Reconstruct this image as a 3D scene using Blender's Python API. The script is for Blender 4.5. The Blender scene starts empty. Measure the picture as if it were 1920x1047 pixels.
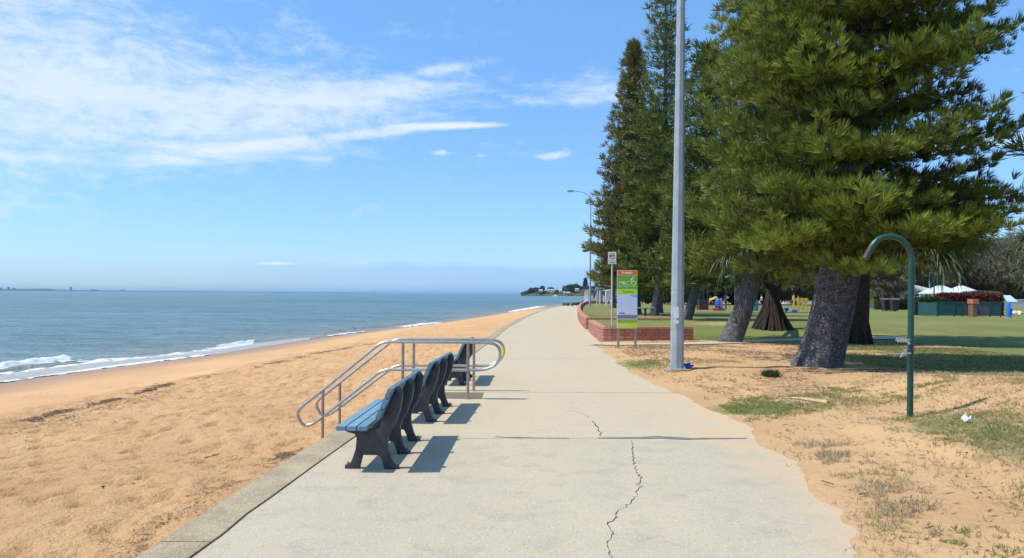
import bpy, bmesh, math, random
import numpy as np
from mathutils import Vector, Matrix

# ------------------------------------------------------------ camera, world, sun, exposure
scene = bpy.context.scene
C = scene.collection
random.seed(7)
RNG = np.random.default_rng(11)
F_PX = 1464.0
PITCH = math.radians(1.07)
ROLL = math.radians(0.35)
CAM = np.array([0.0, 0.0, 1.7])
SUN_EL, SUN_AZ = math.radians(60), math.radians(-101)   # azimuth clockwise from +Y: the sun stands over the sea, to the left

fw = np.array([0, math.cos(PITCH), math.sin(PITCH)])
up0 = np.array([0, -math.sin(PITCH), math.cos(PITCH)])
rt0 = np.array([1.0, 0, 0])
rt = rt0 * math.cos(ROLL) + up0 * math.sin(ROLL)
up = up0 * math.cos(ROLL) - rt0 * math.sin(ROLL)
cam_data = bpy.data.cameras.new("camera")
cam = bpy.data.objects.new("camera", cam_data)
C.objects.link(cam)
cam.matrix_world = Matrix(((rt[0], up[0], -fw[0], CAM[0]), (rt[1], up[1], -fw[1], CAM[1]),
                           (rt[2], up[2], -fw[2], CAM[2]), (0, 0, 0, 1)))
cam_data.sensor_width = 36
cam_data.lens = 36 * F_PX / 1920
cam_data.clip_start = 0.1
cam_data.clip_end = 60000
scene.camera = cam
scene.view_settings.view_transform = 'Standard'
scene.view_settings.look = 'None'
scene.view_settings.gamma = 1
scene.view_settings.exposure = 0.08
scene.cycles.max_bounces = 6
scene.cycles.diffuse_bounces = 3
scene.cycles.transparent_max_bounces = 8


def ray(px, py):
    d = fw * F_PX + rt * (px - 960) + up * (523.5 - py)
    return d / np.linalg.norm(d)


def P(px, py, z=0.0):
    d = ray(px, py)
    t = (z - CAM[2]) / d[2]
    return CAM + d * t


def at(px, py, Y):
    d = ray(px, py)
    return CAM + d * (Y / d[1])


def azel(px, py):
    d = ray(px, py)
    return math.atan2(d[0], d[1]), math.asin(d[2])


class NT:
    """tiny helper for building node trees"""
    def __init__(self, tree):
        self.t = tree
        self.n = tree.nodes
        self.l = tree.links

    def new(self, kind, **kw):
        nd = self.n.new(kind)
        for k, v in kw.items():
            setattr(nd, k, v)
        return nd

    def put(self, sock, v):
        if isinstance(v, bpy.types.NodeSocket):
            self.l.new(v, sock)
        elif v is not None:
            if sock.type == 'RGBA' and not hasattr(v, '__len__'):
                v = (v, v, v, 1)
            if sock.type == 'RGBA' and len(v) == 3:
                v = (*v, 1)
            sock.default_value = v

    def math(self, op, a, b=None, c=None, clamp=False):
        nd = self.new('ShaderNodeMath', operation=op, use_clamp=clamp)
        self.put(nd.inputs[0], a)
        self.put(nd.inputs[1], b)
        if c is not None:
            self.put(nd.inputs[2], c)
        return nd.outputs[0]

    def vmath(self, op, a, b=None):
        nd = self.new('ShaderNodeVectorMath', operation=op)
        self.put(nd.inputs[0], a)
        self.put(nd.inputs[1], b)
        return nd.outputs[0]

    def noise(self, vec, scale, detail=4, rough=0.55, dist=0.0, col=False):
        nd = self.new('ShaderNodeTexNoise')
        self.put(nd.inputs['Vector'], vec)
        nd.inputs['Scale'].default_value = scale
        nd.inputs['Detail'].default_value = detail
        nd.inputs['Roughness'].default_value = rough
        nd.inputs['Distortion'].default_value = dist
        return nd.outputs['Color' if col else 'Fac']

    def voro(self, vec, scale, feature='F1', out='Distance'):
        nd = self.new('ShaderNodeTexVoronoi', feature=feature)
        self.put(nd.inputs['Vector'], vec)
        nd.inputs['Scale'].default_value = scale
        return nd.outputs[out]

    def smooth(self, x, a, b, lo=0.0, hi=1.0):
        nd = self.new('ShaderNodeMapRange', interpolation_type='SMOOTHSTEP')
        self.put(nd.inputs[0], x)
        for i, v in enumerate((a, b, lo, hi)):
            nd.inputs[i + 1].default_value = v
        return nd.outputs[0]

    def mix(self, f, a, b, blend='MIX'):
        nd = self.new('ShaderNodeMix', data_type='RGBA', blend_type=blend)
        self.put(nd.inputs[0], f)
        self.put(nd.inputs[6], a)
        self.put(nd.inputs[7], b)
        return nd.outputs[2]

    def mapping(self, vec, scale=(1, 1, 1), rot=(0, 0, 0), loc=(0, 0, 0)):
        nd = self.new('ShaderNodeMapping')
        self.put(nd.inputs[0], vec)
        nd.inputs['Scale'].default_value = scale
        nd.inputs['Rotation'].default_value = rot
        nd.inputs['Location'].default_value = loc
        return nd.outputs[0]

    def xyz(self, x, y, z=0.0):
        nd = self.new('ShaderNodeCombineXYZ')
        self.put(nd.inputs[0], x)
        self.put(nd.inputs[1], y)
        self.put(nd.inputs[2], z)
        return nd.outputs[0]

    def bump(self, h, strength=0.5, dist=0.02, normal=None):
        nd = self.new('ShaderNodeBump')
        self.put(nd.inputs['Height'], h)
        nd.inputs['Strength'].default_value = strength
        nd.inputs['Distance'].default_value = dist
        if normal is not None:
            self.put(nd.inputs['Normal'], normal)
        return nd.outputs[0]


# ---- world: Nishita sky with thin cirrus painted by direction
world = bpy.data.worlds.new("World")
scene.world = world
world.use_nodes = True
W = NT(world.node_tree)
W.n.clear()
sky = W.new('ShaderNodeTexSky', sky_type='NISHITA')
sky.sun_disc = False
sky.sun_elevation = SUN_EL
sky.sun_rotation = SUN_AZ
sky.air_density = 1.0
sky.dust_density = 0.4
sky.ozone_density = 1.6
tc = W.new('ShaderNodeTexCoord').outputs['Generated']
sp = W.new('ShaderNodeSeparateXYZ')
W.l.new(tc, sp.inputs[0])
az = W.math('ARCTAN2', sp.outputs[0], sp.outputs[1])
el = W.math('ARCSINE', sp.outputs[2])
elc = W.math('MAXIMUM', el, 0.0)
# lift and cool the lower sky a little (clean maritime air instead of yellow dust)
low = W.smooth(elc, 0.0, 0.55, 1.0, 0.0)


def blob(px, py, sx, sy, rot=0.0):
    a0, e0 = azel(px, py)
    da = W.math('SUBTRACT', az, a0)
    de = W.math('SUBTRACT', el, e0)
    c, s = math.cos(rot), math.sin(rot)
    u = W.math('ADD', W.math('MULTIPLY', da, c), W.math('MULTIPLY', de, s))
    v = W.math('SUBTRACT', W.math('MULTIPLY', de, c), W.math('MULTIPLY', da, s))
    u = W.math('MULTIPLY', u, F_PX / sx)
    v = W.math('MULTIPLY', v, F_PX / sy)
    r2 = W.math('ADD', W.math('MULTIPLY', u, u), W.math('MULTIPLY', v, v))
    return W.math('EXPONENT', W.math('MULTIPLY', r2, -1.0))


def addall(lst):
    o = lst[0]
    for q in lst[1:]:
        o = W.math('ADD', o, q)
    return o


def wmul(a, k):
    return W.math('MULTIPLY', a, k)


aev = W.xyz(az, el, 0.0)
warp = W.noise(W.mapping(aev, (3, 5, 1)), 2.2, 3, 0.5, col=True)
aew = W.vmath('ADD', aev, W.vmath('MULTIPLY', W.vmath('SUBTRACT', warp, (0.5, 0.5, 0.5)), (0.10, 0.05, 0)))
n_str = W.noise(W.mapping(aew, (3.6, 20, 1), (0, 0, 0.08)), 1.9, 10, 0.66)
n_mot = W.noise(W.mapping(aew, (13, 26, 1), (0, 0, 0.35)), 2.6, 10, 0.68)
n_cum = W.noise(W.mapping(aew, (16, 26, 1)), 2.3, 6, 0.6)
veil = addall([wmul(blob(-60, 170, 300, 190), 0.50), wmul(blob(330, 190, 360, 105, -0.12), 0.42), wmul(blob(60, 0, 200, 60), 0.16),
               wmul(blob(640, 190, 270, 60, 0.1), 0.46), wmul(blob(560, 45, 70, 30, -0.4), 0.34),
               wmul(blob(750, 62, 90, 12), 0.2), wmul(blob(830, 130, 70, 9, 0.18), 0.50), wmul(blob(700, 175, 150, 14, 0.12), 0.28),
               wmul(blob(1110, 172, 120, 30, 0.1), 0.52)])
dens = W.smooth(W.math('ADD', W.math('ADD', wmul(n_str, 0.80), wmul(n_mot, 0.75)), wmul(veil, 0.75)), 0.84, 1.46)
dens = wmul(dens, 0.80)
band = addall([wmul(blob(60, 296, 280, 20, 0.0), 0.62), wmul(blob(420, 278, 300, 21, 0.05), 0.62),
               wmul(blob(700, 248, 260, 16, 0.11), 0.62), wmul(blob(880, 236, 150, 7, 0.02), 0.46),
               wmul(blob(390, 302, 130, 14, 0.03), 0.33), wmul(blob(600, 300, 60, 9, 0.0), 0.3)])
bdens = wmul(W.smooth(W.math('ADD', W.math('ADD', wmul(n_str, 0.85), wmul(n_mot, 0.45)), band), 0.97, 1.58), 0.95)
puff = addall([wmul(blob(1040, 291, 48, 13, 0.08), 0.55), wmul(blob(825, 287, 36, 10), 0.48), wmul(blob(900, 292, 26, 5), 0.4),
               wmul(blob(520, 494, 70, 5), 0.52), wmul(blob(680, 494, 20, 5), 0.45), wmul(blob(290, 505, 26, 3.5), 0.36),
               wmul(blob(1890, 255, 90, 20, 0.1), 0.46), wmul(blob(1700, 270, 80, 26), 0.45)])
pdens = wmul(W.smooth(W.math('ADD', wmul(n_cum, 0.8), puff), 0.66, 1.02), 0.85)
dall = W.math('MAXIMUM', W.math('MAXIMUM', dens, bdens), pdens)
# grey-violet cloud bank low over the horizon
nb = W.noise(W.mapping(aev, (4, 1, 1)), 2.0, 4, 0.6)
bank_top = W.math('ADD', 0.037, wmul(W.math('SUBTRACT', nb, 0.5), 0.028))
bank_side = W.smooth(az, -0.48, 0.0, 0.15, 1.0)
bank = W.math('MULTIPLY', W.smooth(W.math('SUBTRACT', bank_top, el), -0.004, 0.008), wmul(bank_side, 0.72))
SKY_GAIN_HI = (0.95, 1.34, 1.5, 1)
SKY_GAIN_LO = (0.62, 0.87, 1.30, 1)
skyg = W.mix(low, SKY_GAIN_HI, SKY_GAIN_LO)
skyc = W.mix(1.0, sky.outputs[0], skyg, 'MULTIPLY')
skyc = W.mix(bank, skyc, (2.5, 4.2, 6.8, 1))
skyc = W.mix(dall, skyc, (5.6, 6.3, 6.9, 1))
bg = W.new('ShaderNodeBackground')
W.l.new(skyc, bg.inputs[0])
bg.inputs[1].default_value = 0.142
wo = W.new('ShaderNodeOutputWorld')
W.l.new(bg.outputs[0], wo.inputs[0])

sl = bpy.data.lights.new("sun", 'SUN')
sl.energy = 4.3
sl.angle = math.radians(0.53)
sl.color = (1.0, 0.95, 0.865)
sun = bpy.data.objects.new("sun", sl)
C.objects.link(sun)
sd = Vector((math.sin(SUN_AZ) * math.cos(SUN_EL), math.cos(SUN_AZ) * math.cos(SUN_EL), math.sin(SUN_EL)))
sun.rotation_euler = sd.to_track_quat('Z', 'Y').to_euler()
sun.location = (-20, 0, 40)

# ------------------------------------------------------------ helpers
def setp(o, label=None, cat=None, group=None, kind=None):
    if label:
        o['label'] = label
    if cat:
        o['category'] = cat
    if group:
        o['group'] = group
    if kind:
        o['kind'] = kind
    return o


def thing(name, label, cat, loc=(0, 0, 0), group=None):
    o = bpy.data.objects.new(name, None)
    o.empty_display_size = 0.2
    o.location = tuple(float(v) for v in loc)
    C.objects.link(o)
    return setp(o, label, cat, group)


def chain_loc(p):
    v = np.zeros(3)
    while p is not None:
        v += np.array(p.location)
        p = p.parent
    return v


def link_mesh(name, me, material, parent=None, smooth=False):
    o = bpy.data.objects.new(name, me)
    C.objects.link(o)
    if parent is not None:
        o.parent = parent
    if material is not None:
        if isinstance(material, (list, tuple)):
            for m in material:
                me.materials.append(m)
        else:
            me.materials.append(material)
    if smooth:
        me.polygons.foreach_set('use_smooth', np.ones(len(me.polygons), dtype=bool))
    return o


def np_mesh(name, verts, faces_n, loops, material, parent=None, smooth=False, attrs=None):
    """big mesh from numpy arrays; faces_n = verts per face (int), loops = flat indices"""
    verts = np.asarray(verts, dtype=np.float32)
    if parent is not None:
        verts = verts - chain_loc(parent).astype(np.float32)
    loops = np.asarray(loops, dtype=np.int32).ravel()
    me = bpy.data.meshes.new(name)
    nf = len(loops) // faces_n
    me.vertices.add(len(verts))
    me.vertices.foreach_set('co', verts.ravel())
    me.loops.add(len(loops))
    me.loops.foreach_set('vertex_index', loops)
    me.polygons.add(nf)
    me.polygons.foreach_set('loop_start', np.arange(nf, dtype=np.int32) * faces_n)
    me.polygons.foreach_set('loop_total', np.full(nf, faces_n, dtype=np.int32))
    me.update(calc_edges=True)
    if attrs:
        for k, a in attrs.items():
            at_ = me.attributes.new(k, 'FLOAT', 'POINT')
            at_.data.foreach_set('value', np.asarray(a, dtype=np.float32).ravel())
    return link_mesh(name, me, material, parent, smooth)


class MB:
    """collects verts and faces for ONE mesh object"""
    def __init__(self):
        self.v, self.f, self.m = [], [], []

    def add(self, vs, fs, mi=0):
        b = len(self.v)
        self.v.extend([tuple(float(c) for c in q) for q in vs])
        self.f.extend([tuple(b + i for i in q) for q in fs])
        self.m.extend([mi] * len(fs))
        return self

    def box(self, lo, hi, mi=0, bev=0.0):
        x0, y0, z0 = lo
        x1, y1, z1 = hi
        if bev <= 0:
            vs = [(x0, y0, z0), (x1, y0, z0), (x1, y1, z0), (x0, y1, z0), (x0, y0, z1), (x1, y0, z1), (x1, y1, z1), (x0, y1, z1)]
            fs = [(0, 3, 2, 1), (4, 5, 6, 7), (0, 1, 5, 4), (1, 2, 6, 5), (2, 3, 7, 6), (3, 0, 4, 7)]
            return self.add(vs, fs, mi)
        bm = bmesh.new()
        r = bmesh.ops.create_cube(bm, size=1.0)
        bmesh.ops.scale(bm, vec=(x1 - x0, y1 - y0, z1 - z0), verts=bm.verts)
        bmesh.ops.translate(bm, vec=((x0 + x1) / 2, (y0 + y1) / 2, (z0 + z1) / 2), verts=bm.verts)
        bmesh.ops.bevel(bm, geom=list(bm.edges), offset=bev, segments=2, affect='EDGES', profile=0.5)
        bm.verts.index_update()
        self.add([q.co for q in bm.verts], [[q.index for q in f.verts] for f in bm.faces], mi)
        bm.free()
        return self

    def prism(self, pts, axis, a, b, mi=0, bev=0.0):
        """pts 2-D polygon extruded along axis ('x','y','z') between a and b"""
        def mk(p, t):
            if axis == 'y':
                return (p[0], t, p[1])
            if axis == 'x':
                return (t, p[0], p[1])
            return (p[0], p[1], t)
        bm = bmesh.new()
        va = [bm.verts.new(mk(p, a)) for p in pts]
        f = bm.faces.new(va)
        r = bmesh.ops.extrude_face_region(bm, geom=[f])
        d = {'x': (b - a, 0, 0), 'y': (0, b - a, 0), 'z': (0, 0, b - a)}[axis]
        bmesh.ops.translate(bm, vec=d, verts=[g for g in r['geom'] if isinstance(g, bmesh.types.BMVert)])
        bmesh.ops.recalc_face_normals(bm, faces=bm.faces)
        if bev > 0:
            es = [e for e in bm.edges if len(e.link_faces) == 2 and e.calc_face_angle(0) > 0.9]
            bmesh.ops.bevel(bm, geom=es, offset=bev, segments=2, affect='EDGES', profile=0.5)
        bmesh.ops.triangulate(bm, faces=[f for f in bm.faces if len(f.verts) > 4])
        bm.verts.index_update()
        self.add([q.co for q in bm.verts], [[q.index for q in f.verts] for f in bm.faces], mi)
        bm.free()
        return self

    def tube(self, pts, rad, seg=10, caps=True, mi=0, jitter=0.0, twist=0.0):
        pts = [Vector([float(c) for c in p]) for p in pts]
        n = len(pts)
        if not hasattr(rad, '__len__'):
            rad = [rad] * n
        vs, fs = [], []
        t0 = (pts[1] - pts[0]).normalized()
        ref = Vector((0, 0, 1)) if abs(t0.z) < 0.9 else Vector((1, 0, 0))
        u = t0.cross(ref).normalized()
        for i, p in enumerate(pts):
            a = pts[max(i - 1, 0)]
            b = pts[min(i + 1, n - 1)]
            t = (b - a).normalized()
            u = (u - t * u.dot(t)).normalized()
            w = t.cross(u)
            for k in range(seg):
                ang = 2 * math.pi * k / seg + twist
                r = rad[i] * (1 + (random.uniform(-jitter, jitter) if jitter else 0))
                vs.append(p + u * math.cos(ang) * r + w * math.sin(ang) * r)
        for i in range(n - 1):
            for k in range(seg):
                k2 = (k + 1) % seg
                fs.append((i * seg + k, i * seg + k2, (i + 1) * seg + k2, (i + 1) * seg + k))
        if caps:
            fs.append(tuple(range(seg))[::-1])
            fs.append(tuple((n - 1) * seg + k for k in range(seg)))
        return self.add(vs, fs, mi)

    def ball(self, c, r, seg=12, rings=8, mi=0):
        if not hasattr(r, '__len__'):
            r = (r, r, r)
        vs = [(c[0], c[1], c[2] + r[2])]
        for i in range(1, rings):
            th = math.pi * i / rings
            for k in range(seg):
                ph = 2 * math.pi * k / seg
                vs.append((c[0] + r[0] * math.sin(th) * math.cos(ph), c[1] + r[1] * math.sin(th) * math.sin(ph), c[2] + r[2] * math.cos(th)))
        vs.append((c[0], c[1], c[2] - r[2]))
        fs = []
        for k in range(seg):
            fs.append((0, 1 + k, 1 + (k + 1) % seg))
            fs.append((len(vs) - 1, 1 + (rings - 2) * seg + (k + 1) % seg, 1 + (rings - 2) * seg + k))
        for i in range(rings - 2):
            for k in range(seg):
                a = 1 + i * seg
                fs.append((a + k, a + seg + k, a + seg + (k + 1) % seg, a + (k + 1) % seg))
        return self.add(vs, fs, mi)

    def build(self, name, material, parent=None, smooth=False, world=True):
        v = np.array(self.v, dtype=float)
        if parent is not None and world:
            v = v - chain_loc(parent)
        me = bpy.data.meshes.new(name)
        me.from_pydata([tuple(q) for q in v], [], self.f)
        me.polygons.foreach_set('material_index', self.m)
        if smooth:
            me.polygons.foreach_set('use_smooth', np.ones(len(me.polygons), dtype=bool))
            try:
                me.set_sharp_from_angle(angle=math.radians(38))
            except Exception:
                pass
        me.update()
        return link_mesh(name, me, material, parent)


def copy_tree(o, parent=None):
    c = o.copy()
    C.objects.link(c)
    c.parent = parent
    for ch in o.children:
        copy_tree(ch, c)
    return c


def vnoise(x, y, seed=0):
    xi = np.floor(x).astype(np.int64)
    yi = np.floor(y).astype(np.int64)
    xf, yf = x - xi, y - yi
    u = xf * xf * (3 - 2 * xf)
    v = yf * yf * (3 - 2 * yf)

    def h(a, b):
        n = (a * 374761393 + b * 668265263 + seed * 974634777) & 0xFFFFFFFF
        n = ((n ^ (n >> 13)) * 1274126177) & 0xFFFFFFFF
        return ((n ^ (n >> 16)) & 0xFFFF) / 65535.0
    a, b, c, d = h(xi, yi), h(xi + 1, yi), h(xi, yi + 1), h(xi + 1, yi + 1)
    return (a * (1 - u) + b * u) * (1 - v) + (c * (1 - u) + d * u) * v


def fbm(x, y, oct=4, seed=0, gain=0.5):
    s, a, t = 0, 1.0, 0
    for i in range(oct):
        s = s + a * vnoise(x * 2 ** i, y * 2 ** i, seed + i * 17)
        t += a
        a *= gain
    return s / t


def sstep(x, a=0.0, b=1.0):
    t = np.clip((x - a) / (b - a), 0, 1)
    return t * t * (3 - 2 * t)


def sdist(x, y, line):
    """distance to a polyline; positive on its right-hand side (walking along it)"""
    x = np.asarray(x, float)
    y = np.asarray(y, float)
    best = np.full(x.shape, 1e18)
    sgn = np.ones(x.shape)
    for i in range(len(line) - 1):
        ax, ay = line[i][:2]
        bx, by = line[i + 1][:2]
        dx, dy = bx - ax, by - ay
        L2 = dx * dx + dy * dy
        t = np.clip(((x - ax) * dx + (y - ay) * dy) / L2, 0, 1)
        qx, qy = x - (ax + t * dx), y - (ay + t * dy)
        d = qx * qx + qy * qy
        s = np.where(dx * qy - dy * qx < 0, 1.0, -1.0)
        upd = d < best - 1e-12
        best = np.where(upd, d, best)
        sgn = np.where(upd, s, sgn)
    return np.sqrt(best) * sgn


def resample(line, step):
    pts = [np.array(line[0][:2], float)]
    out = [pts[0]]
    for i in range(len(line) - 1):
        a, b = np.array(line[i][:2], float), np.array(line[i + 1][:2], float)
        n = max(1, int(np.linalg.norm(b - a) / step))
        for k in range(1, n + 1):
            out.append(a + (b - a) * k / n)
    return out


def smooth_line(line, it=3):
    l = [np.array(q[:2], float) for q in line]
    for _ in range(it):
        n = [l[0]]
        for i in range(len(l) - 1):
            n += [l[i] * .75 + l[i + 1] * .25, l[i] * .25 + l[i + 1] * .75]
        n.append(l[-1])
        l = n
    return l


def offset_line(line, d):
    """shift to the right-hand side by d"""
    out = []
    for i, p in enumerate(line):
        a = np.array(line[max(i - 1, 0)])
        b = np.array(line[min(i + 1, len(line) - 1)])
        t = (b - a) / (np.linalg.norm(b - a) + 1e-9)
        out.append(np.array(p) + np.array([t[1], -t[0]]) * d)
    return out


def axis(knots):
    """knots: [(pos, step), ...] -> positions whose spacing follows the knots"""
    xs = [knots[0][0]]
    ks = np.array([k[0] for k in knots])
    ss = np.array([k[1] for k in knots])
    while xs[-1] < knots[-1][0]:
        xs.append(xs[-1] + float(np.interp(xs[-1], ks, ss)))
    return np.array(xs)


def grid_mesh(name, xs, ys, hfun, keep, material, attrf=None, smooth=True):
    X, Y = np.meshgrid(xs, ys)
    ny, nx = X.shape
    Z = hfun(X, Y)
    idx = np.arange(nx * ny).reshape(ny, nx)
    q = np.stack([idx[:-1, :-1], idx[:-1, 1:], idx[1:, 1:], idx[1:, :-1]], -1).reshape(-1, 4)
    k = keep(X, Y, Z).ravel()
    ok = k[q].all(axis=1)
    q = q[ok]
    used = np.zeros(nx * ny, bool)
    used[q.ravel()] = True
    remap = np.cumsum(used) - 1
    V = np.stack([X.ravel(), Y.ravel(), Z.ravel()], -1)[used]
    at_ = None
    if attrf:
        at_ = {kk: vv.ravel()[used] for kk, vv in attrf(X, Y, Z).items()}
    return np_mesh(name, V, 4, remap[q], material, None, smooth, at_)


# ------------------------------------------------------------ materials
def new_mat(name):
    m = bpy.data.materials.new(name)
    m.use_nodes = True
    t = NT(m.node_tree)
    b = m.node_tree.nodes['Principled BSDF']
    return m, t, b


def pos(t):
    return t.new('ShaderNodeNewGeometry').outputs['Position']


def objco(t):
    return t.new('ShaderNodeTexCoord').outputs['Object']


def simple(name, col, rough=0.6, var=0.12, scale=6.0, metal=0.0, bump=0.0, bscale=40.0, spec=0.5, dirt=None, dirt_amt=0.4, objvar=0.0):
    m, t, b = new_mat(name)
    co = objco(t)
    n = t.noise(co, scale, 5, 0.6)
    dark = tuple(c * (1 - var) for c in col[:3])
    lite = tuple(min(1, c * (1 + var)) for c in col[:3])
    c = t.mix(t.smooth(n, 0.3, 0.7), dark, lite)
    if dirt:
        n2 = t.noise(co, scale * 2.3, 6, 0.7, 0.4)
        c = t.mix(t.smooth(n2, 0.52, 0.72, 0, dirt_amt), c, dirt)
    if objvar:
        oi = t.new('ShaderNodeObjectInfo').outputs['Random']
        c = t.mix(t.math('MULTIPLY', oi, objvar), c, tuple(q * 1.7 + .05 for q in col[:3]))
    t.put(b.inputs['Base Color'], c)
    r = t.smooth(t.noise(co, scale * 3, 4, 0.6), 0.2, 0.8, max(0.02, rough - 0.08), min(1, rough + 0.08))
    t.put(b.inputs['Roughness'], r)
    b.inputs['Metallic'].default_value = metal
    b.inputs['Specular IOR Level'].default_value = spec
    if bump:
        t.put(b.inputs['Normal'], t.bump(t.noise(co, bscale, 5, 0.6), bump, 0.01))
    return m


def leaf_mat(name, dark, lite, tip=None, trans=0.17, rough=0.55, nscale=0.7):
    """foliage colour: per-leaf random, clump tone attribute and a slow noise"""
    m, t, b = new_mat(name)
    g = t.new('ShaderNodeNewGeometry')
    rnd = g.outputs['Random Per Island']
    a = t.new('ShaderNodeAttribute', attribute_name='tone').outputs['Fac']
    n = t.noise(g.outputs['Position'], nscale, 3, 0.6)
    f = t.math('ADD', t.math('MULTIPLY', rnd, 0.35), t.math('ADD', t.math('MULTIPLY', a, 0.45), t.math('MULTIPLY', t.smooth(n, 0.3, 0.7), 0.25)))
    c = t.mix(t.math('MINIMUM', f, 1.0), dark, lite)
    if tip:
        c = t.mix(t.math('GREATER_THAN', rnd, 0.975), c, tip)
    t.put(b.inputs['Base Color'], c)
    b.inputs['Roughness'].default_value = rough
    b.inputs['Specular IOR Level'].default_value = 0.3
    tr = t.new('ShaderNodeBsdfTranslucent')
    t.put(tr.inputs[0], t.mix(0.35, c, lite))
    mx = t.new('ShaderNodeMixShader')
    mx.inputs[0].default_value = trans
    t.l.new(b.outputs[0], mx.inputs[1])
    t.l.new(tr.outputs[0], mx.inputs[2])
    t.l.new(mx.outputs[0], t.n['Material Output'].inputs[0])
    return m


def m_concrete():
    m, t, b = new_mat('path_concrete')
    p = pos(t)
    big = t.noise(t.mapping(p, (1, 0.35, 1)), 0.45, 5, 0.6, 0.5)
    mid = t.noise(p, 2.6, 6, 0.65, 0.3)
    c = t.mix(t.smooth(big, 0.34, 0.66), (0.475, 0.405, 0.285), (0.535, 0.445, 0.305))
    c = t.mix(t.smooth(mid, 0.48, 0.72, 0, 0.6), c, (0.36, 0.32, 0.235))
    spots = t.noise(p, 5.5, 4, 0.6)
    c = t.mix(t.smooth(spots, 0.70, 0.76, 0, 0.5), c, (0.20, 0.18, 0.14))
    # beyond the cross joint the slab is warmer
    sep = t.new('ShaderNodeSeparateXYZ')
    t.l.new(p, sep.inputs[0])
    warm = t.smooth(sep.outputs[1], 8.9, 9.6, 0, 0.6)
    c = t.mix(warm, c, (0.57, 0.455, 0.290))
    ag = t.voro(p, 52, out='Color')
    agd = t.voro(p, 52)
    sepc = t.new('ShaderNodeSeparateColor')
    t.l.new(ag, sepc.inputs[0])
    sel = t.math('MULTIPLY', t.math('GREATER_THAN', sepc.outputs[0], 0.5), t.smooth(agd, 0.25, 0.5, 1, 0))
    c = t.mix(t.math('MULTIPLY', sel, 0.62), c, t.mix(sepc.outputs[1], (0.20, 0.18, 0.155), (0.72, 0.68, 0.60)))
    fine = t.noise(p, 160, 3, 0.7)
    c = t.mix(t.smooth(fine, 0.35, 0.65, 0.10, 0.0), c, (0.13, 0.12, 0.10))
    st = t.noise(t.mapping(p, (2.4, 0.5, 1)), 1.3, 7, 0.7, 1.2)
    c = t.mix(t.smooth(st, 0.56, 0.78, 0, 0.45), c, (0.56, 0.41, 0.25))
    xs_ = t.math('ADD', sep.outputs[0], t.math('MULTIPLY', t.math('SUBTRACT', t.noise(p, 0.9, 6, 0.7, 0.5), 0.5), 3.4))
    c = t.mix(t.math('MULTIPLY', t.smooth(xs_, 1.9, 3.0, 0, 0.85), t.smooth(sep.outputs[1], 12.0, 15.0, 1.0, 0.0)), c, (0.57, 0.41, 0.255))
    t.put(b.inputs['Base Color'], c)
    b.inputs['Roughness'].default_value = 0.9
    b.inputs['Specular IOR Level'].default_value = 0.25
    h = t.math('ADD', t.math('MULTIPLY', fine, 0.5), t.math('MULTIPLY', agd, 0.6))
    t.put(b.inputs['Normal'], t.bump(h, 0.35, 0.006))
    return m


def m_kerb():
    m, t, b = new_mat('kerb_aggregate')
    p = pos(t)
    mid = t.noise(p, 1.8, 6, 0.65, 0.3)
    c = t.mix(t.smooth(mid, 0.35, 0.65), (0.33, 0.255, 0.150), (0.45, 0.355, 0.205))
    ag = t.voro(p, 48, out='Color')
    agd = t.voro(p, 48)
    sc = t.new('ShaderNodeSeparateColor')
    t.l.new(ag, sc.inputs[0])
    sel = t.math('MULTIPLY', t.math('GREATER_THAN', sc.outputs[0], 0.35), t.smooth(agd, 0.3, 0.55, 1, 0))
    c = t.mix(t.math('MULTIPLY', sel, 0.6), c, t.mix(sc.outputs[1], (0.16, 0.14, 0.12), (0.62, 0.55, 0.42)))
    t.put(b.inputs['Base Color'], c)
    b.inputs['Roughness'].default_value = 0.92
    t.put(b.inputs['Normal'], t.bump(t.math('ADD', agd, t.noise(p, 90, 4, 0.7)), 0.7, 0.008))
    return m


def m_sand(name, base_a, base_b, attr_wet=False):
    m, t, b = new_mat(name)
    p = pos(t)
    n1 = t.noise(p, 0.5, 5, 0.6, 0.4)
    n2 = t.noise(t.mapping(p, (1, 1.7, 1)), 8.5, 7, 0.70, 0.2)
    c = t.mix(t.smooth(n1, 0.3, 0.7), base_a, base_b)
    n3 = t.noise(p, 140, 3, 0.7)
    c = t.mix(t.smooth(n3, 0.3, 0.7, 0.16, 0), c, tuple(v * 0.45 for v in base_a))
    c = t.mix(t.smooth(n2, 0.56, 0.70, 0, 0.32), c, tuple(v * 0.52 for v in base_a))
    hs = t.math('ADD', t.math('MULTIPLY', t.noise(p, 7.0, 6, 0.62, 0.2), 1.0), t.math('MULTIPLY', t.noise(p, 24, 5, 0.70, 0.1), 0.5))
    if attr_wet:
        w = t.new('ShaderNodeAttribute', attribute_name='wet').outputs['Fac']
        rough_ = t.new('ShaderNodeAttribute', attribute_name='trod').outputs['Fac']
        c = t.mix(t.math('MULTIPLY', w, 0.85), c, (0.33, 0.19, 0.105))
        hs = t.math('MULTIPLY', hs, rough_)
        t.put(b.inputs['Roughness'], t.math('SUBTRACT', 0.95, t.math('MULTIPLY', w, 0.45)))
    else:
        b.inputs['Roughness'].default_value = 0.95
    b.inputs['Specular IOR Level'].default_value = 0.25
    t.put(b.inputs['Base Color'], c)
    t.put(b.inputs['Normal'], t.bump(t.math('ADD', hs, t.math('MULTIPLY', n3, 0.05)), 0.9, 0.10))
    return m


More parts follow.
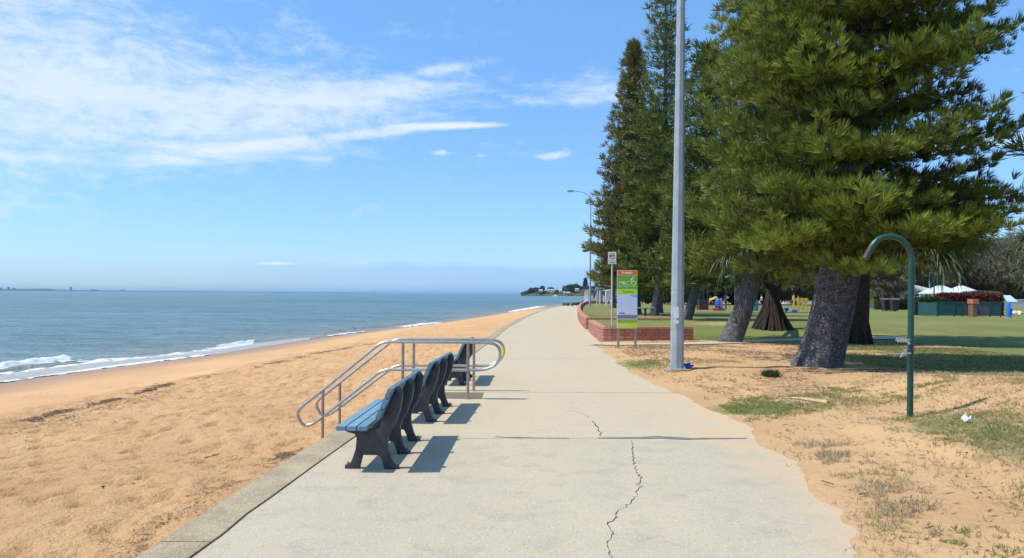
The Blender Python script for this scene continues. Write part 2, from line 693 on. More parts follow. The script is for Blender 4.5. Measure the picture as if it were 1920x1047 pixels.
def m_park():
    """sandy park ground whose grass cover follows the 'grass' attribute"""
    m, t, b = new_mat('park_ground')
    p = pos(t)
    n1 = t.noise(p, 0.6, 5, 0.6, 0.4)
    sand = t.mix(t.smooth(n1, 0.3, 0.7), (0.54, 0.325, 0.160), (0.63, 0.400, 0.200))
    n3 = t.noise(p, 120, 3, 0.7)
    sand = t.mix(t.smooth(n3, 0.3, 0.7, 0.22, 0), sand, (0.22, 0.14, 0.08))
    lit = t.noise(t.mapping(p, (1, 2.6, 1)), 7.0, 7, 0.72, 0.8)
    sand = t.mix(t.smooth(lit, 0.60, 0.72, 0, 0.55), sand, (0.20, 0.125, 0.075))
    g = t.new('ShaderNodeAttribute', attribute_name='grass').outputs['Fac']
    ng = t.noise(p, 3.0, 8, 0.72, 0.3)
    nf = t.noise(p, 22, 5, 0.7)
    cov = t.smooth(t.math('ADD', t.math('MULTIPLY', g, 1.0), t.math('ADD', t.math('MULTIPLY', ng, 0.9), t.math('MULTIPLY', nf, 0.5))), 1.02, 1.42)
    gn = t.noise(p, 0.35, 5, 0.65, 0.5)
    gn2 = t.noise(t.mapping(p, (1, 1, 1)), 9, 6, 0.75)
    grass = t.mix(t.smooth(gn, 0.32, 0.68), (0.110, 0.180, 0.032), (0.215, 0.240, 0.068))
    grass = t.mix(t.smooth(gn2, 0.35, 0.7, 0, 0.55), grass, (0.085, 0.105, 0.03))
    dry = t.new('ShaderNodeAttribute', attribute_name='dry').outputs['Fac']
    grass = t.mix(dry, grass, t.mix(t.smooth(gn2, 0.3, 0.7), (0.27, 0.215, 0.10), (0.19, 0.16, 0.075)))
    t.put(b.inputs['Base Color'], t.mix(t.math('MULTIPLY', cov, 0.92), sand, grass))
    b.inputs['Roughness'].default_value = 0.95
    b.inputs['Specular IOR Level'].default_value = 0.15
    hs = t.math('ADD', t.math('MULTIPLY', t.noise(p, 8.5, 7, 0.65, 0.7), 1.0), t.math('MULTIPLY', nf, 0.35))
    t.put(b.inputs['Normal'], t.bump(hs, 0.75, 0.05))
    return m


def m_water():
    m, t, b = new_mat('sea_water')
    p = pos(t)
    sh = t.new('ShaderNodeAttribute', attribute_name='shore').outputs['Fac']
    n1 = t.noise(t.mapping(p, (0.25, 1, 1)), 0.02, 5, 0.6, 0.5)
    n1b = t.noise(t.mapping(p, (0.3, 1, 1), (0, 0, 0.2)), 0.16, 5, 0.6, 0.5)
    c = t.mix(t.smooth(n1, 0.35, 0.65), (0.125, 0.260, 0.305), (0.200, 0.330, 0.385))
    c = t.mix(t.smooth(n1b, 0.35, 0.7, 0, 0.45), c, (0.045, 0.118, 0.118))
    n1c = t.noise(t.mapping(p, (0.16, 1, 1), (0, 0, 0.1)), 1.1, 6, 0.7, 0.8)
    c = t.mix(t.smooth(n1c, 0.42, 0.62), t.mix(0.5, c, (0.03, 0.09, 0.10)), t.mix(0.25, c, (0.16, 0.28, 0.30)))  # shading of the ripples painted in as dark and light streaks
    c = t.mix(sh, c, (0.30, 0.27, 0.20))
    t.put(b.inputs['Base Color'], c)
    b.inputs['Roughness'].default_value = 0.30
    b.inputs['IOR'].default_value = 1.33
    b.inputs['Specular IOR Level'].default_value = 0.18
    w1 = t.noise(t.mapping(p, (0.45, 1.0, 1), (0, 0, 0.12)), 1.5, 6, 0.65, 0.6)
    w2 = t.noise(t.mapping(p, (0.5, 1.0, 1), (0, 0, -0.3)), 0.42, 5, 0.6, 0.6)
    h = t.math('ADD', t.math('MULTIPLY', w1, 0.35), t.math('MULTIPLY', w2, 1.0))
    nrm = t.bump(h, 1.0, 1.1)
    # wave-roughened sea: reflection rises towards grazing but levels off, as on a choppy surface
    df = t.new('ShaderNodeBsdfDiffuse')
    t.put(df.inputs['Color'], c)
    t.put(df.inputs['Normal'], nrm)
    gl = t.new('ShaderNodeBsdfGlossy')
    gl.inputs['Roughness'].default_value = 0.28
    t.put(gl.inputs['Normal'], nrm)
    fr = t.new('ShaderNodeFresnel')
    fr.inputs['IOR'].default_value = 1.33
    t.put(fr.inputs['Normal'], nrm)
    mx = t.new('ShaderNodeMixShader')
    t.put(mx.inputs[0], t.math('MINIMUM', fr.outputs[0], 0.36))
    t.l.new(df.outputs[0], mx.inputs[1])
    t.l.new(gl.outputs[0], mx.inputs[2])
    t.l.new(mx.outputs[0], t.n['Material Output'].inputs[0])
    return m


def m_bark(name, a, bb, scale=1.0):
    m, t, b = new_mat(name)
    p = objco(t)
    v = t.voro(t.mapping(p, (scale, scale, scale * 1.7)), 13, feature='DISTANCE_TO_EDGE')
    n = t.noise(p, 7 * scale, 7, 0.7, 0.4)
    n2 = t.noise(t.mapping(p, (1, 1, 3)), 14 * scale, 6, 0.7)
    c = t.mix(t.smooth(n, 0.35, 0.65), a, bb)
    c = t.mix(t.smooth(n2, 0.55, 0.68, 0, 0.75), c, tuple(min(1, x * 2.0) for x in bb))
    c = t.mix(t.smooth(v, 0.0, 0.09, 0.7, 0), c, tuple(x * 0.4 for x in a))
    t.put(b.inputs['Base Color'], c)
    b.inputs['Roughness'].default_value = 0.95
    b.inputs['Specular IOR Level'].default_value = 0.15
    t.put(b.inputs['Normal'], t.bump(t.math('ADD', t.smooth(v, 0, 0.2), n2), 1.0, 0.05))
    return m


def m_brick():
    """bricks follow the wall: u along the wall (attribute), v = height"""
    m, t, b = new_mat('red_brick')
    u = t.new('ShaderNodeAttribute', attribute_name='run').outputs['Fac']
    sep = t.new('ShaderNodeSeparateXYZ')
    t.l.new(pos(t), sep.inputs[0])
    br = t.new('ShaderNodeTexBrick')
    t.l.new(t.xyz(u, sep.outputs[2], 0), br.inputs['Vector'])
    br.inputs['Color1'].default_value = (0.40, 0.135, 0.085, 1)
    br.inputs['Color2'].default_value = (0.54, 0.225, 0.145, 1)
    br.inputs['Mortar'].default_value = (0.17, 0.10, 0.075, 1)
    br.inputs['Scale'].default_value = 1.0
    br.inputs['Mortar Size'].default_value = 0.013
    br.inputs['Brick Width'].default_value = 0.32
    br.inputs['Row Height'].default_value = 0.106
    n = t.noise(pos(t), 3.5, 6, 0.7)
    c = t.mix(t.smooth(n, 0.5, 0.75, 0, 0.5), br.outputs[0], (0.55, 0.36, 0.28))
    t.put(b.inputs['Base Color'], c)
    b.inputs['Roughness'].default_value = 0.9
    t.put(b.inputs['Normal'], t.bump(t.math('SUBTRACT', 1.0, br.outputs['Fac']), 0.6, 0.01))
    return m


M = {}
M['concrete'] = m_concrete()
M['kerb'] = m_kerb()
M['beach'] = m_sand('beach_sand', (0.655, 0.375, 0.175), (0.75, 0.450, 0.212), True)
M['park'] = m_park()
M['water'] = m_water()
M['bark'] = m_bark('pine_bark', (0.135, 0.130, 0.128), (0.28, 0.275, 0.275))
M['bark2'] = m_bark('pandanus_bark', (0.06, 0.046, 0.037), (0.12, 0.09, 0.07), 1.4)
M['brick'] = m_brick()
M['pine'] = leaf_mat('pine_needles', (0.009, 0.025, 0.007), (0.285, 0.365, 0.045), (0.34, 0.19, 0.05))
M['pine_far'] = leaf_mat('pine_needles_brownish', (0.050, 0.068, 0.020), (0.27, 0.255, 0.070), (0.28, 0.17, 0.07))
M['pine_green'] = leaf_mat('pine_needles_green', (0.026, 0.052, 0.013), (0.20, 0.245, 0.040), None)
M['pandanus'] = leaf_mat('pandanus_leaves', (0.03, 0.055, 0.022), (0.18, 0.23, 0.10), (0.30, 0.27, 0.12), 0.2, 0.38)
M['casuarina'] = leaf_mat('casuarina_foliage', (0.085, 0.082, 0.042), (0.25, 0.225, 0.12), None, nscale=0.3)
M['far_tree'] = leaf_mat('headland_foliage', (0.030, 0.045, 0.030), (0.080, 0.100, 0.060), None, nscale=0.02)
M['red_leaf'] = leaf_mat('red_hedge_leaves', (0.09, 0.022, 0.02), (0.24, 0.065, 0.045), None)
M['lime_leaf'] = leaf_mat('lime_shrub_leaves', (0.16, 0.17, 0.02), (0.42, 0.42, 0.05), None)
M['hedge'] = leaf_mat('hedge_leaves', (0.025, 0.05, 0.015), (0.075, 0.12, 0.035), None)
M['grass'] = leaf_mat('grass_blades', (0.18, 0.20, 0.05), (0.48, 0.43, 0.17), (0.55, 0.44, 0.24), 0.3)
M['drygrass'] = leaf_mat('dry_grass_blades', (0.28, 0.21, 0.12), (0.62, 0.49, 0.29), None, 0.15)
M['litter'] = leaf_mat('fallen_twigs', (0.06, 0.035, 0.02), (0.22, 0.13, 0.07), None, 0.0)
M['weed'] = leaf_mat('seaweed_strands', (0.07, 0.045, 0.027), (0.24, 0.15, 0.08), None, 0.0)
M['steel'] = simple('brushed_steel', (0.50, 0.49, 0.46), 0.33, 0.1, 14, metal=0.9, dirt=(0.20, 0.16, 0.12))
M['steel_post'] = simple('dull_steel', (0.37, 0.315, 0.25), 0.42, 0.15, 10, metal=0.6, dirt=(0.18, 0.13, 0.09))
M['galv'] = simple('galvanised_pole', (0.33, 0.37, 0.385), 0.5, 0.12, 3.0, metal=0.05, dirt=(0.28, 0.29, 0.30))
M['green_paint'] = simple('dark_green_paint', (0.012, 0.062, 0.046), 0.35, 0.15, 8, dirt=(0.10, 0.10, 0.08), dirt_amt=0.35)
M['rust'] = simple('worn_pipe_end', (0.06, 0.042, 0.038), 0.6, 0.2, 20)
M['chrome'] = simple('chrome', (0.75, 0.75, 0.74), 0.2, 0.05, 20, metal=1.0)
M['slat'] = simple('blue_grey_slat', (0.115, 0.215, 0.275), 0.55, 0.22, 7, bump=0.25, bscale=70, dirt=(0.30, 0.34, 0.33), dirt_amt=0.6, objvar=0.35)
M['support'] = simple('charcoal_plastic', (0.034, 0.037, 0.045), 0.45, 0.3, 9, bump=0.3, bscale=90, dirt=(0.10, 0.10, 0.10), dirt_amt=0.35)
M['black'] = simple('black_seal', (0.085, 0.085, 0.085), 0.8, 0.2, 8)
M['seal'] = simple('bitumen_joint_seal', (0.17, 0.17, 0.165), 0.85, 0.2, 9, bump=0.3, bscale=50)
M['crack'] = simple('crack_dirt', (0.075, 0.065, 0.055), 0.95, 0.3, 20)
M['foam'] = simple('sea_foam', (0.72, 0.74, 0.74), 0.8, 0.05, 6, bump=0.8, bscale=9)
M['wash'] = simple('thin_wash', (0.40, 0.36, 0.30), 0.4, 0.12, 2)
M['white'] = simple('white_paint', (0.78, 0.78, 0.76), 0.5, 0.05, 3)
M['cream'] = simple('cream_wall', (0.62, 0.57, 0.46), 0.8, 0.06, 2)
M['grey'] = simple('grey_cladding', (0.26, 0.27, 0.29), 0.7, 0.1, 2)
M['dark'] = simple('dark_panel', (0.03, 0.03, 0.033), 0.6, 0.1, 3)
M['roof'] = simple('pale_metal_roof', (0.60, 0.61, 0.60), 0.45, 0.06, 1.5)
M['glass'] = simple('window_glass', (0.03, 0.04, 0.05), 0.1, 0.1, 1)
M['timber'] = simple('weathered_timber', (0.28, 0.22, 0.16), 0.85, 0.2, 8, bump=0.3)

# ------------------------------------------------------------ the lie of the land
ZW = -1.35                                     # sea level
L_px = [(90, 1160), (257, 1047), (428, 935), (599, 827), (752, 733), (905, 640), (940, 613), (1000, 585.5), (1035, 576.5), (1058, 572)]
Lw = [P(a, b)[:2] for a, b in L_px]
Lw = [Lw[0] + (Lw[0] - Lw[1]) * 5] + Lw
Lw.append(Lw[-1] + np.array([24.0, 14.0]))
Lw.append(Lw[-1] + np.array([60.0, 20.0]))
EDGE_L = smooth_line(Lw, 2)                   # outer edge of the kerb, beach side
R_px = [(1700, 1160), (1628, 1010), (1600, 960), (1510, 880), (1440, 822), (1395, 797), (1350, 765), (1250, 725), (1180, 690), (1140, 662),
        (1119.5, 641), (1102, 620.5), (1084, 602.5), (1081.5, 590), (1085, 579), (1096, 571.5)]
Rw = [P(a, b)[:2] for a, b in R_px]
Rw = [Rw[0] + np.array([0.6, -12.0])] + Rw
Rw.append(Rw[-1] + np.array([18.0, 14.0]))
Rw.append(Rw[-1] + np.array([60.0, 16.0]))
EDGE_R = smooth_line(Rw[:10], 2) + [np.array(q) for q in Rw[10:]]
S_px = [(0, 720), (104, 704.5), (208, 690), (312, 677), (417, 664), (495, 651.5), (560, 641), (650, 628), (760, 614.5), (850, 603), (930, 590), (1000, 579.5), (1030, 575.3)]
Sw = [P(a, b, ZW)[:2] for a, b in S_px]
Sw = [Sw[0] + (Sw[0] - Sw[1]) * 14] + Sw
Sw += [np.array([18.0, 240.0]), np.array([45.0, 330.0]), np.array([120.0, 520.0]), np.array([160.0, 800.0]), np.array([110.0, 960.0]), np.array([20.0, 1010.0])]
SHORE = smooth_line(Sw, 2)


def beach_h(x, y):
    dp = np.maximum(-sdist(x, y, EDGE_L), 0)
    ds = sdist(x, y, SHORE)                     # + on land
    z0 = -0.33 - 0.40 * sstep(y, 8, 12.5) + 0.45 * sstep(y, 22, 60)
    s = dp / (dp + np.maximum(ds, 0) + 1e-6)
    z = z0 + (ZW - z0) * (0.15 * s + 0.85 * s ** 1.5)
    z = np.where(ds < 0, ZW + ds * 0.07, z)
    trod = trod_f(s, x, y)
    n = (fbm(x * 3.2, y * 3.2, 3, 3) - 0.5) * 0.05
    foot = np.maximum(0, fbm(x * 4.6 + 9, y * 4.6, 2, 8) - 0.52) * -0.34
    mx = (fbm(x * 0.35, y * 0.35, 3, 5) - 0.5) * 0.14
    near = 1 - sstep(y, 25, 60)
    return z + (n + foot) * trod * near + mx * trod * sstep(dp, 0, 1.5)


def trod_f(s, x, y):
    e = 0.60 + 0.10 * (fbm(x * 0.5, y * 0.5, 3, 21) - 0.5)
    return 1 - sstep(s, e - 0.02, e + 0.03)


def beach_attr(X, Y, Z):
    dp = np.maximum(-sdist(X, Y, EDGE_L), 0)
    ds = sdist(X, Y, SHORE)
    s = dp / (dp + np.maximum(ds, 0) + 1e-6)
    wet = 1 - sstep(ds + 1.2 * (fbm(X * .4, Y * .4, 3, 77) - .5), 0.6, 4.2)
    return {'wet': wet + 0.18 * sstep(s, .58, .64) * (1 - wet), 'trod': 0.05 + 0.95 * trod_f(s, X, Y)}


WALL_X = 6.7


def park_h(x, y):
    d = sdist(x, y, EDGE_R)
    m = 0.015 + 0.10 * sstep(d, 0, 1.6) + 0.16 * sstep(d, 1.2, 3.4) * (1 - sstep(y, 9, 14)) + 0.03 * (fbm(x * 0.7, y * 0.7, 3, 4) - .5)
    m = m + 0.11 * sstep(d + 1.4 * (fbm(x * .9, y * .9, 3, 52) - .5), 1.15, 1.45) * (1 - sstep(y, 8.8, 10.2))
    m = m * (1 - 0.6 * sstep(y, 20, 27))
    m = m + 0.30 * sstep(x, 5.4, 7.0) * sstep(y, 8.5, 10) * (1 - sstep(y, 12, 17))
    m = m + (fbm(x * 3.1, y * 3.1, 3, 31) - .5) * 0.045 * sstep(d, 0.1, 0.8) * (1 - sstep(y, 18, 28))
    Lh = 0.47 - 0.30 * sstep(y, 42, 75)
    slope = sstep(y, 28.0, 37)
    step = (y > 28.42).astype(float) if hasattr(y, 'astype') else float(y > 28.42)
    k = sstep(x, 4.4, WALL_X - 0.1)
    t = step * (1 - k) + slope * k
    return m * (1 - t) + Lh * t


def ph(x, y):
    return float(park_h(np.array([float(x)]), np.array([float(y)]))[0])


def bh(x, y):
    return float(beach_h(np.array([float(x)]), np.array([float(y)]))[0])


def G(px, py):
    """where the line of sight through a spot of the photograph meets the park ground"""
    z = 0.1
    for _ in range(25):
        p = P(px, py, z)
        z = 0.6 * z + 0.4 * ph(p[0], p[1])
    p = P(px, py, z)
    return np.array([p[0], p[1], ph(p[0], p[1])])


def B(px, py):
    z = -0.8
    for _ in range(25):
        p = P(px, py, z)
        z = 0.6 * z + 0.4 * bh(p[0], p[1])
    return P(px, py, z)


def ell(X, Y, px, py, rx, ry):
    g = G(px, py)
    return np.exp(-(((X - g[0]) / rx) ** 2 + ((Y - g[1]) / ry) ** 2))


def grass_f(X, Y):
    d = sdist(X, Y, EDGE_R)
    n = fbm(X * 0.6, Y * 0.6, 4, 12)
    g = -0.22 + 0 * X
    # sparse mat of grass on the near mound
    g = g + 0.84 * sstep(d + .9 * (n - .5), 0.9, 1.9) * (1 - sstep(Y, 9.0, 10.6))
    g = g + 0.9 * ell(X, Y, 1195, 682, 1.0, 2.3) + 0.5 * ell(X, Y, 1300, 718, 1.2, 0.7)
    g = g + 1.15 * ell(X, Y, 1415, 768, 0.95, 0.85) + 0.40 * ell(X, Y, 1590, 738, 1.6, .9) + 0.3 * ell(X, Y, 1690, 745, 1.0, .8)
    g = g + 0.45 * ell(X, Y, 1800, 1000, 1.2, 0.9)
    g = g + 0.72 * sstep(X - 0.33 * Y, 2.4, 3.8) * sstep(Y, 12.2, 14) * (1 - sstep(Y, 17.5, 19.5))
    g = g + 1.15 * sstep(X - 0.1 * Y, 5.6, 7.2) * sstep(Y, 16.5, 18) * (1 - .5 * sstep(fbm(X * .5, Y * .5, 3, 92), .5, .62))
    g = g + 0.65 * ell(X, Y, 1200, 652, 2.6, .8)
    lawn = sstep(Y + 2.0 * (n - .5), 27.2, 28.8)
    g = np.maximum(g, -0.4 + 1.6 * lawn)
    g = g - 0.9 * ell(X, Y, 1330, 608, 2.4, 2.2) * 0.8 - 0.7 * ell(X, Y, 1580, 626, 3.2, 1.2)
    return g + 0.5 * (n - .5)


def park_attr(X, Y, Z):
    n = fbm(X * .25, Y * .25, 3, 44)
    dry = sstep(n, .42, .7) * 0.75 * sstep(Y, 24, 34) * (1 - 0.75 * sstep(X - .25 * Y, 2, 9))
    dry = np.maximum(dry, .75 * sstep(fbm(X * .8, Y * .8, 3, 47), .3, .55) * (1 - sstep(Y, 9.6, 11)))
    return {'grass': grass_f(X, Y), 'dry': dry}


def edge_noise(X, Y):
    a = 1 - sstep(Y, 24, 27)
    return (fbm(X * 1.0, Y * 1.0, 3, 60) - .5) * 0.5 * a + (fbm(X * 7, Y * 7, 3, 61) - .5) * 0.10 * a


def park_full(X, Y):
    d = sdist(X, Y, EDGE_R)
    dn = d + edge_noise(X, Y) * (1 - sstep(d, .6, 1.5))
    near = 1 - sstep(Y, 24, 27)
    h = park_h(X, Y)
    skirt = 0.006 + np.clip(dn, -0.3, 1) * 0.06
    h2 = np.where(dn < 0.9, np.minimum(h, skirt), h)
    return h * (1 - near) + h2 * near


xs = axis([(-1, .5), (1.0, .06), (8, .07), (14, .14), (26, .35), (60, 1.2), (400, 14), (2500, 90)])
ys = axis([(-12, .8), (3.2, .3), (4.2, .05), (9, .07), (16, .10), (31, .13), (40, .3), (80, .8), (400, 8), (2500, 90)])
o = grid_mesh('park_ground', xs, ys, park_full,
              lambda X, Y, Z: (sdist(X, Y, EDGE_R) > np.where(Y < 26, -1.0, .12)) & (sdist(X, Y, SHORE) > 1.5) & ((sdist(X, Y, EDGE_R) < 2.0) | (sdist(X, Y, EDGE_L) > 0)), M['park'], park_attr)
setp(o, kind='structure')

xs = axis([(-60, 2.5), (-24, .6), (-14, .13), (-9, .06), (-1, .06), (2, .2), (14, .5), (130, 6)])
ys = axis([(-30, 3), (0, .6), (4.0, .06), (12, .07), (22, .16), (45, .4), (120, 1.2), (260, 5), (1020, 25)])
o = grid_mesh('beach', xs, ys, beach_h, lambda X, Y, Z: (sdist(X, Y, EDGE_L) < 0.12) & (sdist(X, Y, SHORE) > -14), M['beach'], beach_attr)
setp(o, kind='structure')

# sea: one sheet to the horizon, finer and rippled near the shore
def sea_h(X, Y):
    ds = -sdist(X, Y, SHORE)
    f = np.exp(-np.maximum(ds, 0) / 60) * (np.abs(Y) < 300)
    w = (fbm(X * .5 + 3, Y * .9, 3, 90) - .5) * 0.18
    ridge = 0.20 * np.exp(-((ds - 2.6 - 1.2 * (fbm(X * .1, Y * .1, 2, 5) - .5)) / 0.55) ** 2) * sstep(fbm(X * .13, Y * .10, 2, 15), .45, .6)
    return ZW + w * f * sstep(ds, .5, 6) + ridge * (ds > 0)


xs = axis([(-30000, 5000), (-3000, 600), (-400, 30), (-60, .9), (-24, .22), (-5, .3), (12, .8), (60, 6), (200, 40), (1500, 500), (12000, 4000)])
ys = axis([(-3000, 900), (-60, 12), (15, .6), (24, .22), (60, .4), (130, 1.5), (300, 10), (1200, 60), (9000, 900), (40000, 6000)])
o = grid_mesh('sea', xs, ys, sea_h, lambda X, Y, Z: (sdist(X, Y, SHORE) < 6) | (Y > 1300) & (X < 12000) | (Y > 880) & (X < 60), M['water'],
              lambda X, Y, Z: {'shore': (Y < 900) * (X > -300) * np.exp(-np.maximum(-sdist(X, Y, SHORE), 0) / 3.0) * 0.85 + 0.25 * (Y < 900) * (X > -300) * np.exp(-np.maximum(-sdist(X, Y, SHORE), 0) / 14.0)})
setp(o, kind='structure')

# foam along the waterline
def foam_sheet(name, px_out, px_in, material, lift, thr, seed, step=0.05, dens=1.0, hump=0.0):
    a = resample([P(u, v, ZW)[:2] for u, v in px_out], 0.12)
    b = [P(u, v, ZW)[:2] for u, v in px_in]
    n = len(a)
    b2 = np.array([[np.interp(i / (n - 1), np.linspace(0, 1, len(b)), [q[k] for q in b]) for k in (0, 1)] for i in range(n)])
    a = np.array(a)
    m = 40
    tt = np.linspace(0, 1, m)
    V = a[:, None, :] * (1 - tt[None, :, None]) + b2[:, None, :] * tt[None, :, None]
    X, Y = V[..., 0], V[..., 1]
    N = fbm(X * 1.3, Y * 1.3, 4, seed) * .5 + fbm(X * 5, Y * 5, 3, seed + 3) * .5
    edge = np.minimum(tt, 1 - tt) * 2
    ends = sstep(np.minimum(np.arange(n), n - 1 - np.arange(n)) / (n * .16))[:, None]
    prof_ = np.minimum(1, np.minimum(tt * 3, (1 - tt) * 6))[None, :]
    Z = ZW + .006 + (lift + 0.03 * N) * prof_ + hump * np.exp(-((tt - 0.62) / 0.2) ** 2)[None, :] * (0.5 + N)
    # follow the sand where it stands above the sea
    Z = np.maximum(Z, beach_h(X, Y) + 0.006 + 0.02 * N * prof_)
    keepv = (N + 0.28 * np.sqrt(edge)[None, :] * dens - .34 * (1 - ends)) > thr
    idx = np.arange(n * m).reshape(n, m)
    q = np.stack([idx[:-1, :-1], idx[:-1, 1:], idx[1:, 1:], idx[1:, :-1]], -1).reshape(-1, 4)
    q = q[keepv.ravel()[q].all(axis=1)]
    o = np_mesh(name, np.stack([X.ravel(), Y.ravel(), Z.ravel()], -1), 4, q, material, None, True)
    return setp(o, kind='structure')


foam_sheet('wave_wash', [(-140, 741), (0, 719), (104, 703.6), (208, 689), (312, 676), (417, 663), (495, 650.5), (600, 634)],
           [(-140, 722), (0, 704), (78, 692), (143, 683), (208, 677), (286, 670), (365, 659), (443, 648), (495, 643), (600, 631)], M['wash'], 0.03, 0.30, 7)
foam_sheet('sea_foam', [(-140, 733), (0, 712), (104, 697), (208, 684.5), (312, 672), (417, 659.5), (482, 649)],
           [(-140, 715), (0, 697), (78, 685), (143, 675), (208, 673.5), (286, 668), (365, 657), (443, 645.5), (485, 642)], M['foam'], 0.03, 0.655, 9)
foam_sheet('sea_foam', [(-140, 724), (0, 704.5), (78, 691), (148, 682)], [(-140, 707), (0, 693), (78, 681.5), (148, 675)], M['foam'], 0.07, 0.50, 19, hump=.22)
foam_sheet('sea_foam', [(400, 660), (440, 653.5), (482, 646.5)], [(400, 654.5), (440, 648), (482, 641.5)], M['foam'], 0.06, 0.46, 29, hump=.15)
foam_sheet('sea_foam', [(-140, 742), (0, 720), (104, 704.6), (208, 690), (312, 677), (417, 664)],
           [(-140, 739), (0, 717), (104, 702), (208, 687.4), (312, 674.6), (417, 661.8)], M['foam'], 0.02, 0.56, 59)
foam_sheet('sea_foam', [(600, 634), (660, 627.4), (690, 623)], [(600, 632), (660, 623), (690, 621)], M['foam'], 0.03, 0.66, 39)
foam_sheet('sea_foam', [(740, 617), (790, 611.5), (835, 606)], [(740, 613.5), (790, 606.5), (835, 604)], M['foam'], 0.03, 0.60, 49)
foam_sheet('sea_foam', [(940, 589), (985, 582), (1012, 577.5), (1028, 575)], [(940, 586.5), (985, 578), (1012, 573.8), (1028, 573.4)], M['foam'], 0.04, 0.54, 69)

# promenade slab, with the shallow landing at the beach steps cut out of it
ST_Y0, ST_Y1 = 12.70, 13.45                    # the cut for the steps
ST_X1 = -0.47
line = [q for q in resample(EDGE_L, 0.5) if q[1] > -12]
joint = offset_line(line, 0.34)
jn = [(q + np.array([0.03 * (vnoise(q[1:2] * 2.2, q[1:2] * 0, 3)[0] - .5), 0])) for q in joint]
rl = [np.array(q) for q in EDGE_R]


def xr(line_, y):
    ys_ = [q[1] for q in line_]
    return float(np.interp(y, ys_, [q[0] for q in line_]))


def slab(name, xl, xr_, ys_list, ztop, zbot, material):
    mb = MB()
    vs, fs = [], []
    for y in ys_list:
        a, b = xl(y), xr_(y)
        vs += [(a, y, ztop), (b, y, ztop), (a, y, zbot), (b, y, zbot)]
    n = len(ys_list)
    for i in range(n - 1):
        k, l = 4 * i, 4 * (i + 1)
        fs += [(k, k + 1, l + 1, l), (k + 3, k + 2, l + 2, l + 3), (k + 2, k, l, l + 2), (k + 1, k + 3, l + 3, l + 1)]
    fs += [(2, 3, 1, 0), (4 * n - 4, 4 * n - 3, 4 * n - 1, 4 * n - 2)]
    mb.add(vs, fs)
    return mb.build(name, material)


jl = [q for q in jn]
pl = lambda y: xr(jl, y) + 0.003
pr = lambda y: xr(rl, y) + (0.9 if y < 26.0 else 0.12)
yl = sorted(set([round(v, 3) for v in list(np.arange(-12, 12, .5)) + [12.2, ST_Y0]]))
ymax = min(EDGE_L[-1][1], EDGE_R[-1][1]) - 1
setp(slab('promenade', pl, pr, yl, 0.0, -1.6, M['concrete']), kind='structure')
setp(slab('promenade', lambda y: ST_X1, pr, [ST_Y0, ST_Y1], -0.0005, -1.6, M['concrete']), kind='structure')
yl2 = [ST_Y1] + [float(v) for v in np.arange(14, 40, .5)] + [float(v) for v in np.arange(40, ymax, 1.5)]
setp(slab('promenade', pl, pr, yl2, 0.0, -1.6, M['concrete']), kind='structure')
el_ = lambda y: xr(line, y)
er_ = lambda y: xr(jl, y) - 0.004 - 0.008 * float(vnoise(np.array([y * 3.1]), np.array([0.5]), 8)[0])
for seg in ([v for v in yl if v < 5.2] + [5.3], [5.312] + [v for v in yl if v > 5.4], yl2):
    setp(slab('kerb', el_, er_, seg, 0.012, -1.6, M['kerb']), kind='structure')

# landing and steps down to the sand
st = thing('beach_steps', 'worn concrete steps and sunken landing between the two steel handrails, going down to the sand', 'steps', (-2.0, 13.08, -0.1))
mb = MB()
mb.box((-1.02, ST_Y0 + .003, -1.4), (ST_X1 - .002, ST_Y1 - .003, -0.11), bev=.01)
mb.build('landing', M['kerb'], st)
mb = MB()
mb.box((-2.15, ST_Y0 + .003, -1.4), (-1.025, ST_Y1 - .003, -0.16), bev=.01)
mb.build('landing', M['concrete'], st)
for i in range(3):
    mb = MB()
    x1 = -2.153 - .29 * i
    mb.box((x1 - .288, ST_Y0 + .003, -1.5), (x1, ST_Y1 - .003, -0.32 - .16 * i), bev=.012)
    mb.build('step', M['kerb'], st)

# joints, sealant, the crack and a painted handrail shadow: thin sheets on the slab
def ribbon(pts, widths, z, mb):
    vs, fs = [], []
    n = len(pts)
    for i, p in enumerate(pts):
        a = np.array(pts[max(0, i - 1)])
        b = np.array(pts[min(n - 1, i + 1)])
        t = (b - a) / (np.linalg.norm(b - a) + 1e-9)
        nrm = np.array([-t[1], t[0]]) * widths[i] / 2
        p = np.array(p)
        vs += [(*(p + nrm), z), (*(p - nrm), z)]
    for i in range(n - 1):
        fs.append((2 * i, 2 * i + 1, 2 * i + 3, 2 * i + 2))
    mb.add(vs, fs)


def wline(pxs, z=0.0):
    return [P(a, b, z)[:2] for a, b in pxs]


def jagged(pts, step, amp, seed):
    r = random.Random(seed)
    out = []
    for p in resample(pts, step):
        out.append(p + np.array([r.gauss(0, amp), r.gauss(0, amp * .6)]))
    return out


mb = MB()
cr = jagged(wline([(1146, 1060), (1139, 1030), (1148, 1000), (1143, 985), (1160, 960), (1187, 936), (1200, 912), (1201, 898), (1189, 873), (1187, 845), (1184, 826)]), .05, .011, 3)
ribbon(cr, [0.006 * random.uniform(.3, 1.9) for _ in cr], 0.004, mb)
cr = jagged(wline([(1126, 818), (1123, 808), (1116, 796), (1112, 790)]), .07, .014, 4)
ribbon(cr, [0.012 * random.uniform(.4, 1.6) for _ in cr], 0.004, mb)
cr = jagged(wline([(1105, 783), (1090, 775), (1070, 771), (1056, 770)]), .08, .01, 5)
ribbon(cr, [0.007 * random.uniform(.3, 1.4) for _ in cr], 0.004, mb)
setp(mb.build('path_crack', M['crack']), kind='structure')
mb = MB()
sl_ = resample(wline([(1121, 822), (1160, 822), (1215, 821.5), (1235, 820.5), (1262, 822), (1290, 823.5), (1330, 823), (1400, 822.5)]), .06)
